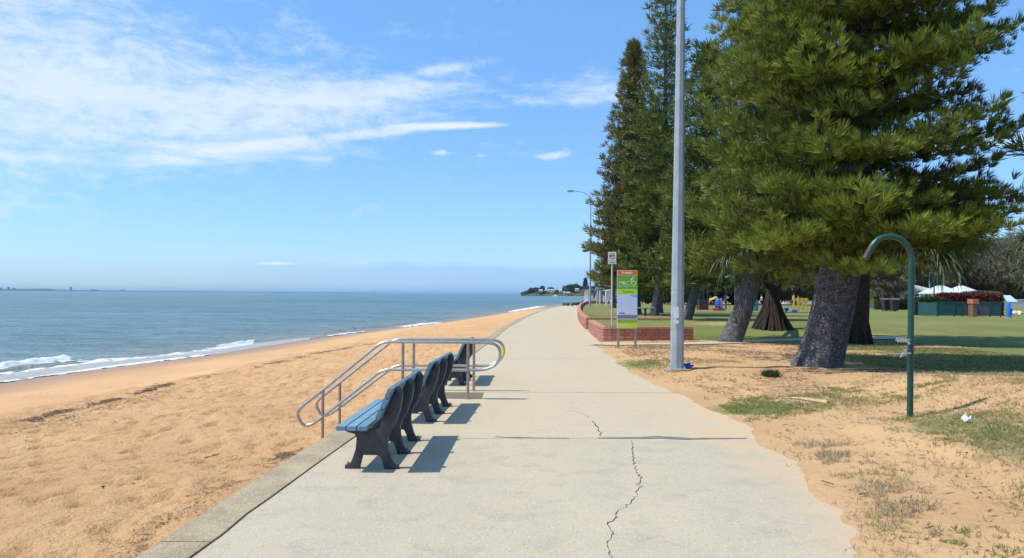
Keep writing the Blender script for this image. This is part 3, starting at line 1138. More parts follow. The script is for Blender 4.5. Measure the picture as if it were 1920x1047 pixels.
wd = [0.055 + 0.02 * random.random() + 0.10 * math.exp(-((i / len(sl_) - .42) / .16) ** 2) * (.8 + .4 * random.random()) - 0.035 * sstep(i / len(sl_), .75, 1) for i in range(len(sl_))]
ribbon(sl_, wd, 0.0045, mb)
sl_ = resample(wline([(928, 819.5), (955, 821), (985, 821.5), (1020, 822), (1066, 822.5)]), .06)
wd = [0.018 + 0.035 * math.exp(-((i / len(sl_) - .28) / .12) ** 2) + .012 * random.random() for i in range(len(sl_))]
ribbon(sl_, wd, 0.0045, mb)
setp(mb.build('joint_sealant', M['seal']), kind='structure')
mb = MB()
for (a, b, w) in [((905, 735.5), (1330, 737.5), .016), ((912, 749), (985, 749.5), .03), ((870, 671.5), (1150, 673.5), .02), ((935, 640), (1120, 641), .02),  # short strip left of centre is the nearer handrail's shadow, painted as a dark ribbon
                  ((960, 615), (1098, 616), .02), ((700, 823), (1121, 822.5), .010), ((1000, 594), (1083, 594.5), .02)]:
    q = jagged(wline([a, b]), .2, .003, 8)
    ribbon(q, [w * random.uniform(.5, 1.2) for _ in q], 0.0035, mb)
setp(mb.build('path_joint_and_rail_shadow', M['seal']), kind='structure')

# narrow cross path at the foot of the front brick wall
cp = [(1117, 645.5), (1200, 646.5), (1300, 645.5), (1390, 641.5), (1520, 637), (1610, 635), (1705, 634)]
cw = smooth_line([G(a, b)[:2] for a, b in cp], 2)
cw = resample(cw, .25)
vs, fs = [], []
off = [offset_line(cw, d) for d in (-0.55, -0.2, .2, .55)]
for i in range(len(cw)):
    for o_ in off:
        vs.append((o_[i][0], o_[i][1], ph(*o_[i]) + 0.025))
for i in range(len(cw) - 1):
    for k in range(3):
        fs.append((4 * i + k, 4 * i + k + 1, 4 * i + k + 5, 4 * i + k + 4))
setp(MB().add(vs, fs).build('cross_path', M['concrete']), kind='structure')

# ------------------------------------------------------------ brick walls
def brick_wall(label, line_, width, zt, group, zb=-0.2, cap=True, side=1):
    pts = resample(smooth_line(line_, 2), .25)
    a = pts
    b = offset_line(pts, width * side)
    run = np.concatenate([[0], np.cumsum([np.linalg.norm(pts[i + 1] - pts[i]) for i in range(len(pts) - 1)])])
    t = thing('brick_wall', label, 'wall', (*pts[0], 0), group)

    def ring(z0, z1, grow):
        A = offset_line(pts, -grow * side)
        Bq = offset_line(pts, (width + grow) * side)
        vs, att = [], []
        for i in range(len(pts)):
            for q, z in ((A, z0), (A, z1), (Bq, z1), (Bq, z0)):
                vs.append((*q[i], z))
                att.append(run[i])
        fs = []
        for i in range(len(pts) - 1):
            k = 4 * i
            for j in range(4):
                fs.append((k + j, k + (j + 1) % 4, k + 4 + (j + 1) % 4, k + 4 + j))
        n = len(pts)
        fs += [(0, 3, 2, 1), (4 * n - 4, 4 * n - 3, 4 * n - 2, 4 * n - 1)]
        return vs, fs, att
    vs, fs, att = ring(zb, zt - .075, 0)
    o_ = MB().add(vs, fs).build('courses', M['brick'], t)
    at_ = o_.data.attributes.new('run', 'FLOAT', 'POINT')
    at_.data.foreach_set('value', np.array(att, dtype=np.float32))
    vs, fs, att = ring(zt - .073, zt, .008)
    o_ = MB().add(vs, fs).build('capping', M['cap'], t)
    return t


M['cap'] = simple('brick_capping', (0.50, 0.215, 0.145), 0.85, 0.18, 5, bump=.3, dirt=(.45, .33, .25))
c0, c1, c2 = P(1300, 641)[:2], P(1124, 641.5)[:2], P(1103, 622)[:2]
brick_wall('front red brick retaining wall with rounded corner behind the bicycle sign, ending beside the grey pole',
           [c0, c1 + np.array([.25, 0]), c1 + np.array([.02, .35]), c2], .24, .53, 'brick garden walls along the promenade')
b0 = P(1195, 621)[:2]
b1 = P(1102, 620.0)[:2] + np.array([-0.02, 1.2])
brick_wall('middle red brick wall whose end pier stands just past the front wall and returns behind the no dogs sign',
           [np.array([8.0, b1[1]]), b1 + np.array([.1, 0]), b1 + np.array([0, .15]), P(1084.5, 602.5)[:2], P(1082, 590)[:2], P(1085.5, 579)[:2], P(1096, 572)[:2], P(1120, 567.5)[:2]],
           .24, .56, 'brick garden walls along the promenade')

# ------------------------------------------------------------ foliage
def cords(cent, dirs, k, length, width, spread, upb, rng, tone):
    """k thin blades per tuft: two-triangle slender strips"""
    n = len(cent)
    c = np.repeat(cent, k, 0)
    d = np.repeat(dirs, k, 0)
    tn = np.repeat(tone, k)
    r = rng.normal(size=(n * k, 3))
    r /= np.linalg.norm(r, axis=1, keepdims=True)
    d = d + r * spread
    d[:, 2] += upb
    d /= np.linalg.norm(d, axis=1, keepdims=True) + 1e-9
    L = length * rng.uniform(.55, 1.25, n * k)[:, None]
    s = np.cross(d, rng.normal(size=(n * k, 3)))
    s /= np.linalg.norm(s, axis=1, keepdims=True) + 1e-9
    if n * k > 60000:
        L = L * np.repeat(rng.uniform(.55, 1.35, n), k)[:, None]
    w = width * rng.uniform(.7, 1.3, n * k)[:, None] * .5
    c = c + r * length * .12
    mid = c + d * L * .55
    tip = c + d * L
    tip[:, 2] += upb * .12 * L[:, 0]
    V = np.stack([c - s * w * .5, c + s * w * .5, mid + s * w, mid - s * w, tip], 1).reshape(-1, 3)
    b = np.arange(n * k)[:, None] * 5
    tri = np.concatenate([b + np.array([0, 1, 2]), b + np.array([0, 2, 3]), b + np.array([3, 2, 4])], 1).reshape(-1, 3)
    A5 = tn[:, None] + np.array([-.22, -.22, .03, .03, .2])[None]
    return V, tri, np.clip(A5, 0, 1).ravel()


def norm(v):
    return v / (np.linalg.norm(v, axis=-1, keepdims=True) + 1e-9)


def pine(label, base, H, prof, trunk_r, lean=(0, 0), lean_h=3.0, crown0=2.2, step=.45, nbr=7, seed=1, mat='pine', k=12,
         cl=.30, cw=.03, dens=.2, droop=0.0, gap=0.0, name='pine_tree', cat='pine tree', group=None, top_cut=None, spread=.75, upb=.35, az_skip=None, twig=.45, hj=.2, elj=6, epi=0):
    rng = np.random.default_rng(seed)
    r_ = random.Random(seed)
    t = thing(name, label, cat, base, group)
    base = np.array(base, float)

    def c(h):
        f = lean_h * (1 - math.exp(-h / lean_h))
        return base + np.array([lean[0] * f, lean[1] * f, h])
    # trunk
    mb = MB()
    hs = np.concatenate([[-.25, 0, .15, .4, .8, 1.3, 2], np.arange(2.8, H, .9), [H]])
    rr = [trunk_r * (1.14 if h < .1 else (1 + .10 * math.exp(-h / .35))) * max(.04, (1 - h / H)) ** .8 for h in hs]
    mb.tube([c(h) for h in hs], rr, 18, jitter=.035)
    mb.build('trunk', M['bark'], t, smooth=True)
    bt = MB()
    CE, DI, TO = [], [], []
    h = crown0
    while h < H - .15:
        f = (h - crown0) / (H - crown0)
        R = prof(h) if callable(prof) else np.interp(h, [p[0] for p in prof], [p[1] for p in prof])
        n = max(4, int(nbr * (1 if f < .8 else .8)))
        a0 = r_.uniform(0, 6.28)
        fine = 1.0 if (top_cut is None or h < top_cut) else 0.35
        for i in range(n + (epi if h < 7 else 0)):
            if gap and i < n and r_.random() < gap:
                continue
            a = a0 + 6.283 * i / n + r_.uniform(-.25, .25)
            L = R * r_.uniform(.72, 1.12)
            if i >= n:
                a, L = r_.uniform(0, 6.28), r_.uniform(.8, 1.7)
            if L < .15:
                continue
            hh = h + r_.uniform(-hj, hj) * step
            if az_skip and i < n and az_skip(math.cos(a), math.sin(a), hh, r_):
                continue
            el_a = math.radians(-10 + 26 * f + r_.uniform(-elj, elj)) - droop
            out = np.array([math.cos(a), math.sin(a), 0])
            side = np.array([-math.sin(a), math.cos(a), 0])
            p0 = c(hh)
            m = max(3, int(L / (dens * 1.15)))
            s = np.linspace(.12, 1, m)
            up_ = math.tan(el_a) * L * s + L * .16 * s ** 2.6 - droop * .3 * L * s * (1 - s)
            wob = r_.uniform(-.12, .12) * L
            pts = p0 + out * (L * s)[:, None] + side * (wob * s ** 2)[:, None] + np.array([0, 0, 1]) * up_[:, None]
            bt.tube([p0] + [pts[j] for j in range(0, m, max(1, m // 3))] + [pts[-1]], [.016 * L + .012] + [(.012 * L + .008) * (1 - .8 * s[j]) for j in range(0, m, max(1, m // 3))] + [.004], 4, caps=False)
            btone = r_.uniform(-.28, .28)
            if fine < 1:
                sel_p = pts[::2]
            else:
                sel_p = pts
            for j, q in enumerate(sel_p):
                sj = (j + 1) / len(sel_p)
                if sj < .14:
                    continue
                l2 = (twig * L * (1.02 - sj) ** .8 * min(1, sj * 3) + .10 * min(L, 1.5)) * r_.uniform(.7, 1.2)
                mm = max(1, int(l2 / dens))
                for sg in (-1, 1):
                    fwd = norm(out * .75 + side * sg * .9)
                    u = (np.arange(mm) + r_.random()) / mm
                    cc = q + fwd * (l2 * u)[:, None] + np.array([0, 0, 1]) * (.18 * l2 * u ** 2 - .04)[:, None]
                    cc = cc + rng.normal(size=cc.shape) * .06
                    CE.append(cc)
                    DI.append(np.repeat((fwd * .8 + np.array([0, 0, .25]))[None], mm, 0))
                    TO.append(np.clip(.11 + btone * 1.3 + (.7 * (sj - .45)) + rng.normal(size=mm) * .26 + .16 * u, 0, 1))  # darker towards the trunk: inner crown shade put into the needle colour
            CE.append(pts[-1:])
            DI.append(norm(out + np.array([0, 0, .5]))[None])
            TO.append(np.array([.7]))
        h += step * r_.uniform(.85, 1.15) * (1 if f < .75 else .8)
    bt.build('branches', M['bark'], t)
    CE, DI, TO = np.concatenate(CE), np.concatenate(DI), np.concatenate(TO)
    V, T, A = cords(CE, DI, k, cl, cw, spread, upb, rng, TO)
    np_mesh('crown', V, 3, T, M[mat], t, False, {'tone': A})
    print('pine', label[:40], len(CE), len(T))
    return t


# the big pine beside the shower and its neighbours
def prof_of(Hc, R0, top, p=.8, c0=2.0):
    return lambda h: R0 * max(0.0, 1 - max(0, h - c0) / (top - c0)) ** p * (0.72 + .28 * min(1, (h - c0 + .3) / 1.2))


g = G(1533, 686)
def skip1(cx_, cy_, h_, r__):
    # the seaward and front sides carry low boughs, the landward side is open below
    if cx_ > .5 and h_ < 2.8:
        return True
    if cx_ < -.72 and h_ < 3.0:
        return True
    return cx_ > .3 and h_ > 4.6 and r__.random() < .05


T1 = pine('largest pine, thick grey trunk leaning right beside the green shower pipe', g, 22, prof_of(2, 3.55, 25, .7, 2.0), .475, (.32, 0), 3.2, 2.45, .34, 9,
          seed=5, k=32, cl=.19, cw=.0145, dens=.185, top_cut=9.6, gap=.20, spread=.75, upb=.5, epi=3, group='pines along the promenade', hj=.6, elj=11, az_skip=skip1)
g = G(1368, 642)
T2 = pine('leaning dark trunked pine just right of the grey lamp pole', g, 19, prof_of(2, 2.75, 21, .7, 2.2), .36, (.52, .1), 3.2, 2.5, .36, 9,
          seed=8, k=20, cl=.28, cw=.024, dens=.25, spread=.75, upb=.5, az_skip=lambda x, y, h, r: h < 3.2 and y < -.2 and x < .5, top_cut=14, hj=.6, elj=10, gap=.08, group='pines along the promenade')
g = G(1287, 600)
T3 = pine('small crooked pine seen close to the right side of the grey lamp pole', g, 13.5, prof_of(2, 2.7, 14.5, .8, 2.0), .23, (.4, 0), 2.5, 2.0, .45, 7,
          seed=12, k=9, cl=.42, cw=.05, dens=.26, mat='pine_green', group='pines along the promenade')
g = G(1226, 592)
T4 = pine('tallest thin topped pine, its trunk leaning right behind the park bench', g, 21.5, [(2, 2.7), (6, 2.5), (11, 1.8), (14, 1.35), (18, .85), (20, .75), (21.5, .15)], .26, (.22, 0), 3.0, 1.9, .55, 7,
          seed=21, k=8, cl=.42, cw=.05, dens=.27, mat='pine_green', gap=.12, group='pines along the promenade')
g = G(1202, 591)
T5 = pine('brownish green narrow pine rising behind the bicycle sign', g + np.array([0, 2.5, 0]), 17.8, [(1.5, 3.05), (4, 2.9), (8, 2.2), (12, 1.4), (15, .75), (17.8, .05)], .42, (-.03, 0), 3.0, 2.3, .42, 8,
          seed=33, k=9, cl=.40, cw=.05, dens=.25, mat='pine_far', group='pines along the promenade', droop=.02)
g = G(1249, 588)
T6 = pine('middle dark green pine whose pointed top shows left of the grey lamp pole', g + np.array([0, 3.0, 0]), 15.0, [(1.5, 2.8), (5, 2.6), (9, 1.8), (13, .8), (15, .1)], .34, (0, 0), 3.0, 1.8, .45, 7,
          seed=37, k=8, cl=.42, cw=.055, dens=.27, mat='pine_green', group='pines along the promenade')
p = G(1384, 586)
T7 = pine('dark pine filling the gap behind the leaning trunk, half hidden by the front trees', p + np.array([0, 0, 0]), 15, [(1.5, 2.6), (5, 2.6), (9, 2.0), (15, .1)], .34, (0, 0), 3.0, 3.4, .5, 7,
          seed=39, k=8, cl=.45, cw=.06, dens=.32, mat='pine_green', group='pines along the promenade')
p = at(1150, 566, 88)
T8 = pine('distant pine at the far end of the row, past the feather flag', (p[0], p[1], ph(p[0], p[1])), 9.0, [(1, 2.6), (4, 2.3), (9, .1)], .3, (0, 0), 3.0, 2.6, .55, 7,
          seed=41, k=7, cl=.5, cw=.09, dens=.40, mat='pine_far', group='pines along the promenade')
T9 = pine('pine standing outside the right edge of the picture with only branch ends in view', (11.9, 14.2, ph(11.9, 14.2)), 17, prof_of(2, 2.2, 19, .8, 3), .34, (0, 0), 3.0, 3.1, .75, 6,
          seed=44, k=10, cl=.34, cw=.032, dens=.17, top_cut=7, gap=.2, group='pines along the promenade')

# ---- screw pines (pandanus)
def blades(cents, axes, n, L, w, mat, parent, name, seed, droop=1.0, spread=1.1, segs=6):
    rng = np.random.default_rng(seed)
    V, F, A = [], [], []
    for c0_, ax in zip(cents, axes):
        c0_ = np.array(c0_)
        ax = norm(np.array(ax, float))
        for i in range(n):
            d = rng.normal(size=3)
            d = norm(ax * .55 + norm(d) * spread)
            if d.dot(ax) < -.35:
                d = norm(d + ax * .8)
            l = L * rng.uniform(.7, 1.2)
            tn = rng.uniform(0, 1)
            q = c0_.copy()
            dd = d.copy()
            sv = norm(np.cross(dd, np.array([0, 0, 1.0])) + rng.normal(size=3) * .25)
            b = len(V)
            for s in range(segs + 1):
                ww = w * (1 - (s / segs) ** 2) * .5 + .002
                V.append(q - sv * ww)
                V.append(q + sv * ww)
                A += [tn, tn]
                q = q + dd * l / segs
                dd = norm(dd + np.array([0, 0, -.23 * droop * (1 + s * .35)]) * rng.uniform(.6, 1.2))
            for s in range(segs):
                F.append((b + 2 * s, b + 2 * s + 1, b + 2 * s + 3, b + 2 * s + 2))
    return np_mesh(name, np.array(V), 4, np.array(F), M[mat], parent, False, {'tone': A})


def pandanus(label, base, heads, trunk_r, prop_r, prop_h, nprop, seed, n=70, L=1.1, w=.055, dr=1.0):
    r_ = random.Random(seed)
    t = thing('screw_pine', label, 'pandanus tree', base, 'screw pines on the lawn')
    base = np.array(base)
    mb = MB()
    fork = base + np.array([0, 0, prop_h * 1.15])
    mb.tube([base + np.array([0, 0, -.2]), base + np.array([0, 0, prop_h * .5]), fork], [trunk_r * .9, trunk_r, trunk_r], 12, jitter=.05)
    mb.build('trunk', M['bark2'], t, smooth=True)
    mb = MB()
    for h_ in heads:
        h_ = np.array(h_)
        mid = (fork + h_) / 2 + np.array([r_.uniform(-.2, .2), r_.uniform(-.2, .2), -.15])
        mb.tube([fork - np.array([0, 0, .1]), mid, h_], [trunk_r * .5, trunk_r * .3, trunk_r * .25], 8, jitter=.06)
    mb.build('limbs', M['bark2'], t, smooth=True)
    mb = MB()
    for i in range(nprop):
        a = 6.283 * i / nprop + r_.uniform(-.15, .15)
        R = prop_r * r_.uniform(.75, 1.1)
        z1 = prop_h * r_.uniform(.7, 1.05)
        o_ = np.array([math.cos(a), math.sin(a), 0])
        mb.tube([base + o_ * trunk_r * .5 + np.array([0, 0, z1]), base + o_ * R * .5 + np.array([0, 0, z1 * .52]), base + o_ * R + np.array([0, 0, -.1])],
                [.05, .055, .065], 6, jitter=.1)
    mb.build('prop_roots', M['bark2'], t, smooth=True)
    axs = [norm(np.array(h_) - fork + np.array([0, 0, .5])) for h_ in heads]
    blades(heads, axs, n, L, w, 'pandanus', t, 'crown', seed, droop=dr, spread=1.0)
    return t


g = G(1449, 617)
def hd(px, py, Y):
    return at(px, py, Y)
Yp = g[1]
pandanus('screw pine with a skirt of prop roots standing between the two leaning pine trunks', g,
         [hd(1398, 452, 26.6), hd(1432, 470, 26.9), hd(1375, 478, 27.2), hd(1500, 480, Yp - 1.5), hd(1470, 450, Yp + .5)], .30, .8, 1.55, 40, 51, n=105, L=1.25, w=.065, dr=1.1)
g = G(1606, 646)
Yp = g[1]
pandanus('screw pine with ribbed dark trunk and big drooping leaves behind the green shower pipe', g,
         [hd(1690, 440, Yp - .6), hd(1735, 448, Yp - .8), hd(1785, 445, Yp - .2), hd(1800, 410, Yp + .2), hd(1750, 400, Yp + .6), hd(1700, 395, Yp + .3), hd(1640, 450, Yp), hd(1770, 425, Yp - 1), hd(1720, 470, Yp), hd(1815, 440, Yp - .6), hd(1760, 475, Yp - 1)], .40, .5, 2.5, 34, 52, n=120, L=1.4, w=.075, dr=.7)
g = G(1960, 612)
pandanus('palm like crown at the right edge of the picture', g, [hd(1925, 450, g[1]), hd(1935, 480, g[1] + .5), hd(1945, 520, g[1])], .3, .6, 1.2, 14, 53, n=70, L=1.3, w=.06)
g = G(1210, 583) + np.array([0, 6.0, 0])
pandanus('low screw pine in the shade behind the second tall pine', g, [g + np.array([-.9, 0, 2.6]), g + np.array([.6, 0, 3.0]), g + np.array([1.4, 0, 2.3])], .25, .6, 1.2, 14, 54, n=50, L=1.2, w=.08)


# ---- broad crowned trees made of leaf clumps
def clump_tree(name, label, cat, base, H, R, mat, seed, trunk_r=.2, nclump=26, per=900, leaf=.3, lw=.05, crown_z=.45, flat=.8, group=None, droopy=0.0, lean=0.0):
    rng = np.random.default_rng(seed)
    r_ = random.Random(seed)
    t = thing(name, label, cat, base, group)
    base = np.array(base, float)
    mb = MB()
    ctr = base + np.array([lean, 0, H * (crown_z + 1) / 2])
    mb.tube([base + np.array([0, 0, -.2]), base + np.array([lean * .3, 0, H * .3]), ctr - np.array([0, 0, H * .1]), ctr + np.array([0, 0, H * .2])], [trunk_r * 1.2, trunk_r, trunk_r * .7, trunk_r * .2], 9, jitter=.05)
    rad = np.array([R, R, H * (1 - crown_z) / 2])
    cl = []
    for i in range(nclump):
        d = norm(rng.normal(size=3))
        cl.append(ctr + d * rad * r_.uniform(.45, .82))
    for q in cl[::2]:
        mb.tube([base + (ctr - base) * r_.uniform(.45, .8), (ctr + q) / 2 + rng.normal(size=3) * .1 * R, q], [trunk_r * .4, trunk_r * .25, trunk_r * .08], 5, caps=False)
    mb.build('trunk', M['bark2'], t, smooth=True)
    CE, DI, TO = [], [], []
    for q in cl:
        rr = rad * r_.uniform(.28, .45)
        m = per // 6
        d = norm(rng.normal(size=(m, 3)))
        p_ = q + d * rr * rng.uniform(.5, 1.0, (m, 1)) * (1 + .35 * rng.normal(size=(m, 1)) * .6)
        CE.append(p_)
        DI.append(d + np.array([0, 0, -droopy]))
        TO.append(np.clip(.45 + r_.uniform(-.3, .3) + .2 * rng.normal(size=m), 0, 1))
    V, T, A = cords(np.concatenate(CE), np.concatenate(DI), 6, leaf, lw, .9, -droopy * .5, rng, np.concatenate(TO))
    np_mesh('crown', V, 3, T, M[mat], t, False, {'tone': A})
    return t


bt = [(1640, 70, 480, 6.0, 'leftmost'), (1700, 78, 470, 6.0, ''), (1762, 84, 455, 6.5, ''), (1815, 88, 470, 5.5, ''), (1858, 82, 450, 6.0, ''), (1905, 86, 440, 6.5, ''), (1965, 80, 430, 7, ''), (1735, 112, 475, 9, ''), (1830, 116, 466, 9, ''), (1560, 90, 480, 7, ''), (1490, 95, 490, 7, '')]
bl = ['pale wispy she-oak just left of the shower pipe, over the rubbish bins', 'wispy she-oak right of the shower pipe, left of the white marquee roof', 'grey brown she-oak rising behind the white marquee roof',
      'lower she-oak just right of the white marquee roof', 'brown green she-oak above the orange playground piece', 'tall she-oak behind the blue post near the right edge', 'she-oak outside the right edge of the picture',
      'far she-oak behind the first flagpole', 'far she-oak seen through the crowns right of the marquee', 'she-oak behind the yellow play frame', 'she-oak behind the nearest screw pine']
for i, (px, Y, pyt, R, _) in enumerate(bt):
    Y, R = Y + 28, R * 1.3
    q = at(px, pyt, Y)
    gz = ph(q[0], Y)
    clump_tree('she_oak', bl[i], 'tree', (q[0], Y, gz), q[2] - gz, R * .62, 'casuarina', 70 + i, .22, 40, 1100, .75, .06, .22 if i < 3 else .12, group='she-oaks behind the lawn', droopy=.5)
mid = [(1010, .3)]

# far line of trees closing the park behind the pines and playground
for i, (px, Y, pyt, R) in enumerate([(1215, 130, 535, 6), (1262, 125, 532, 6), (1310, 120, 528, 6), (1375, 122, 520, 7), (1432, 126, 518, 7), (1180, 150, 536, 6)]):
    q = at(px, pyt, Y)
    gz = ph(q[0], Y)
    clump_tree('dark_tree', ['dark round tree beyond the leaning trunk of the tallest pine', 'dark tree glimpsed just left of the grey lamp pole', 'dark tree beyond the small crooked pine',
                             'dark tree behind the blue climbing shell', 'dark tree behind the first screw pine', 'dark tree behind the foot of the bicycle sign'][i], 'tree', (q[0], Y, gz), q[2] - gz, R * .8,
               'hedge', 170 + i, .25, 22, 500, .8, .16, .15, group='dark trees beyond the playground')

# ---- hedges and shrubs
def hedge(name, label, cat, lo, hi, mat, seed, n=2500, leaf=.14, lw=.06, group=None, round_=False):
    rng = np.random.default_rng(seed)
    lo, hi = np.array(lo, float), np.array(hi, float)
    c_ = (lo + hi) / 2
    t = thing(name, label, cat, (c_[0], c_[1], lo[2]), group)
    ext = (hi - lo) / 2
    d = rng.normal(size=(n, 3))
    if round_:
        d = norm(d)
        d[:, 2] = np.abs(d[:, 2])
        p_ = np.array([c_[0], c_[1], lo[2]]) + d * np.array([ext[0], ext[1], ext[2] * 2]) * rng.uniform(.8, 1, (n, 1))
    else:
        d = d / np.abs(d).max(axis=1, keepdims=True)
        p_ = c_ + d * ext
    k = 1 + .10 * (fbm(p_[:, 0] * 1.2 + 5, p_[:, 2] * 1.6 + p_[:, 1], 3, seed) - .5)
    p_[:, 2] = lo[2] + (p_[:, 2] - lo[2]) * k
    V, T, A = cords(p_, norm(d), 5, leaf, lw, .9, .1, rng, np.clip(.5 + .25 * rng.normal(size=n), 0, 1))
    np_mesh('leaves', V, 3, T, M[mat], t, False, {'tone': A})
    mb = MB()
    for i in range(7):
        f = (i + .5) / 7
        x = lo[0] + (hi[0] - lo[0]) * f
        mb.tube([(x, c_[1], lo[2] - .1), (x + .05, c_[1], lo[2] + (hi[2] - lo[2]) * .7)], [.03, .01], 5)
    mb.build('stems', M['bark2'], t)
    return t

# ------------------------------------------------------------ benches
def make_bench(label):
    """local frame: x from the front foot (sea side) to the rear foot, y along the bench, z up"""
    t = thing('park_bench', label, 'bench', (0, 0, 0), 'benches facing the sea')
    prof = [(0, 0), (0, .035), (.05, .048), (.074, .10), (.104, .19), (.112, .30), (.09, .335), (.02, .353), (-.03, .385), (-.03, .398), (.255, .388),
            (.262, .372), (.30, .368), (.335, .395), (.352, .45), (.365, .505), (.495, .80), (.515, .80), (.553, .74), (.548, .66), (.528, .56), (.482, .44), (.435, .36), (.412, .29),
            (.418, .20), (.445, .10), (.470, .045), (.52, .035), (.52, 0), (.385, 0), (.358, .09), (.335, .133), (.17, .133), (.140, 0)]
    for y in (0, .71, 1.42):
        mb = MB()
        mb.prism(prof, 'y', y - .035, y + .035, bev=.006)
        o_ = mb.build('support', M['support'], t, smooth=True)
        for x in (.025, .497):
            b = MB()
            b.tube([(x, y, .034), (x, y, .041), (x, y, .0415), (x, y, .062)], [.02, .02, .011, .011], 8)
            b.build('bolt', M['steel_post'], o_)
    y0, y1 = -.235, 1.68
    for i in range(3):
        x = -.038 + i * .101
        mb = MB()
        mb.box((x, y0, .4), (x + .089, y1, .444), bev=.004)
        mb.build('seat_slat', M['slat'], t)
    a = math.atan2(.80 - .505, .495 - .365)
    for i in range(3):
        s0 = .004 + i * .105
        ux, uz = math.cos(a), math.sin(a)
        nx, nz = -uz, ux
        bx, bz = .365 + ux * s0, .505 + uz * s0
        pts = [(bx, bz), (bx + ux * .097, bz + uz * .097), (bx + ux * .097 + nx * .04, bz + uz * .097 + nz * .04), (bx + nx * .04, bz + nz * .04)]
        mb = MB()
        mb.prism(pts, 'y', y0, y1, bev=.004)
        mb.build('back_slat', M['slat'], t)
    return t


bench = make_bench('nearest blue-grey slatted bench with charcoal supports at the path edge')


def place(o, x, y, rz, z=0.0):
    o.location = (float(x), float(y), z)
    o.rotation_euler = (0, 0, rz)


bpy.context.view_layer.update()
specs = [((648, 879), (748, 879), (787, 826), None)]
def rear(px, py):
    return P(px, py)[:2]
r0, r1 = rear(744, 879), rear(785, 826.5)
d = r1 - r0
rz = -math.atan2(d[0], d[1])
def set_bench(o, ra, rb):
    d = rb - ra
    rz = -math.atan2(d[0], d[1])
    c, s = math.cos(rz), math.sin(rz)
    place(o, ra[0] - .50 * c, ra[1] - .50 * s, rz)
b2 = copy_tree(bench)
b2['label'] = 'second bench, standing in front of the handrails and behind the nearest bench'
b3 = copy_tree(bench)
b3['label'] = 'third bench, partly hidden behind the upright posts of the steel handrails'
set_bench(bench, r0, r1)
set_bench(b2, rear(816, 791.5), rear(843, 763.5))
set_bench(b3, rear(874, 722.5), rear(888, 704.5))
# far benches along the bend of the path
for lab, px, py, rz in [('far bench seen side on at the bend of the path, left one of the two', 1073, 574.3, 1.2), ('far bench at the bend of the path, right one of the two', 1080, 573.4, 1.25)]:
    c_ = copy_tree(bench)
    c_['label'] = lab
    q = P(px, py)
    place(c_, q[0], q[1], rz)

# ------------------------------------------------------------ steel handrails
def curve_pts(ctrl, r=.16, n=6):
    """round the corners of a polyline (2-D x,z)"""
    out = [np.array(ctrl[0], float)]
    for i in range(1, len(ctrl) - 1):
        a, b, c_ = (np.array(ctrl[j], float) for j in (i - 1, i, i + 1))
        ra = min(r, np.linalg.norm(a - b) * .49)
        rc = min(r, np.linalg.norm(c_ - b) * .49)
        p0 = b + norm(a - b) * ra
        p1 = b + norm(c_ - b) * rc
        for k in range(n + 1):
            s = k / n
            out.append((1 - s) ** 2 * p0 + 2 * s * (1 - s) * b + s * s * p1)
    out.append(np.array(ctrl[-1], float))
    return out


def handrail(label, Y, dx, zt=.905, zl=.462):
    t = thing('handrail', label, 'handrail', (-2.0 + dx, Y, 0), 'steel handrails at the beach steps')
    dz = 0.40
    loop = [(-1.2, zt), (-.46, zt), (-.25, zt - .02), (-.165, (zt + zl) / 2 + .07), (-.22, zl + .10), (-.42, zl), (-1.2, zl), (-2.07, zl),
            (-3.03, -.30), (-3.22, -.44), (-3.36, -.44), (-3.455, -.24), (-3.36, -.13), (-3.03, .13), (-2.09, zt), (-1.2, zt)]
    c2_ = curve_pts(loop, .13)
    pts = [(x + dx, Y, z) for x, z in c2_]
    mb = MB()
    mb.tube(pts, .024, 12)
    mb.build('rail', M['steel'], t, smooth=True)
    for x, z0, z1 in ((-.70, 0.0, zt), (-1.75, -.15, zt), (-3.03, -.95, .125)):
        mb = MB()
        mb.tube([(x + dx, Y, z0 - .05), (x + dx, Y, z1)], .024, 12)
        mb.tube([(x + dx, Y, z0), (x + dx, Y, z0 + .008)], .05, 12)
        mb.build('post', M['steel_post'], t, smooth=True)
    return t


YA, YB = P(878, 748.5)[1], P(890, 733.5)[1]
handrail('nearer steel handrail, curled at both ends, left of the steps seen from the sand', YA, 0, .91, .465)
handrail('farther steel handrail of the pair, with yellow tape on its curl', YB, .045, .893, .437)
tp = thing('yellow_tape', 'torn yellow tape wound round the right hand curl of the farther handrail', 'tape', (-.19, YB, .75))
mb = MB()
cc = [(-.235, .80), (-.205, .74), (-.198, .68), (-.215, .62)]
mb.tube([(x + .045 + .018, YB, z) for x, z in cc], .0265, 12, caps=True)
mb.build('tape_wrap', simple('yellow_tape_plastic', (.75, .62, .04), .5), tp, smooth=True)

# ------------------------------------------------------------ lamp poles
g = G(1269, 694)
lp = thing('lamp_post', 'tall galvanised octagonal lamp pole rising out of the picture beside the path', 'lamp post', g, 'lamp posts along the promenade')
lean_t = np.array([.10, 0, 11.0])
mb = MB()
mb.tube([g + np.array([0, 0, -.1]), g + np.array([0, 0, .05]), g + lean_t], [.150, .148, .062], 8, twist=.5)
mb.build('pole', M['galv'], lp)
mb = MB()
mb.tube([g + np.array([.02, 0, -.3]), g + np.array([.02, 0, .028])], .30, 20)
mb.build('footing', M['kerb'], lp)
mb = MB()
mb.box((g[0] - .17, g[1] - .17, g[2] + .02), (g[0] + .17, g[1] + .17, g[2] + .045), bev=.004)
for sx in (-1, 1):
    for sy in (-1, 1):
        mb.tube([(g[0] + sx * .14, g[1] + sy * .14, g[2] + .04), (g[0] + sx * .14, g[1] + sy * .14, g[2] + .09)], .013, 6)
mb.build('base_plate', M['galv'], lp)
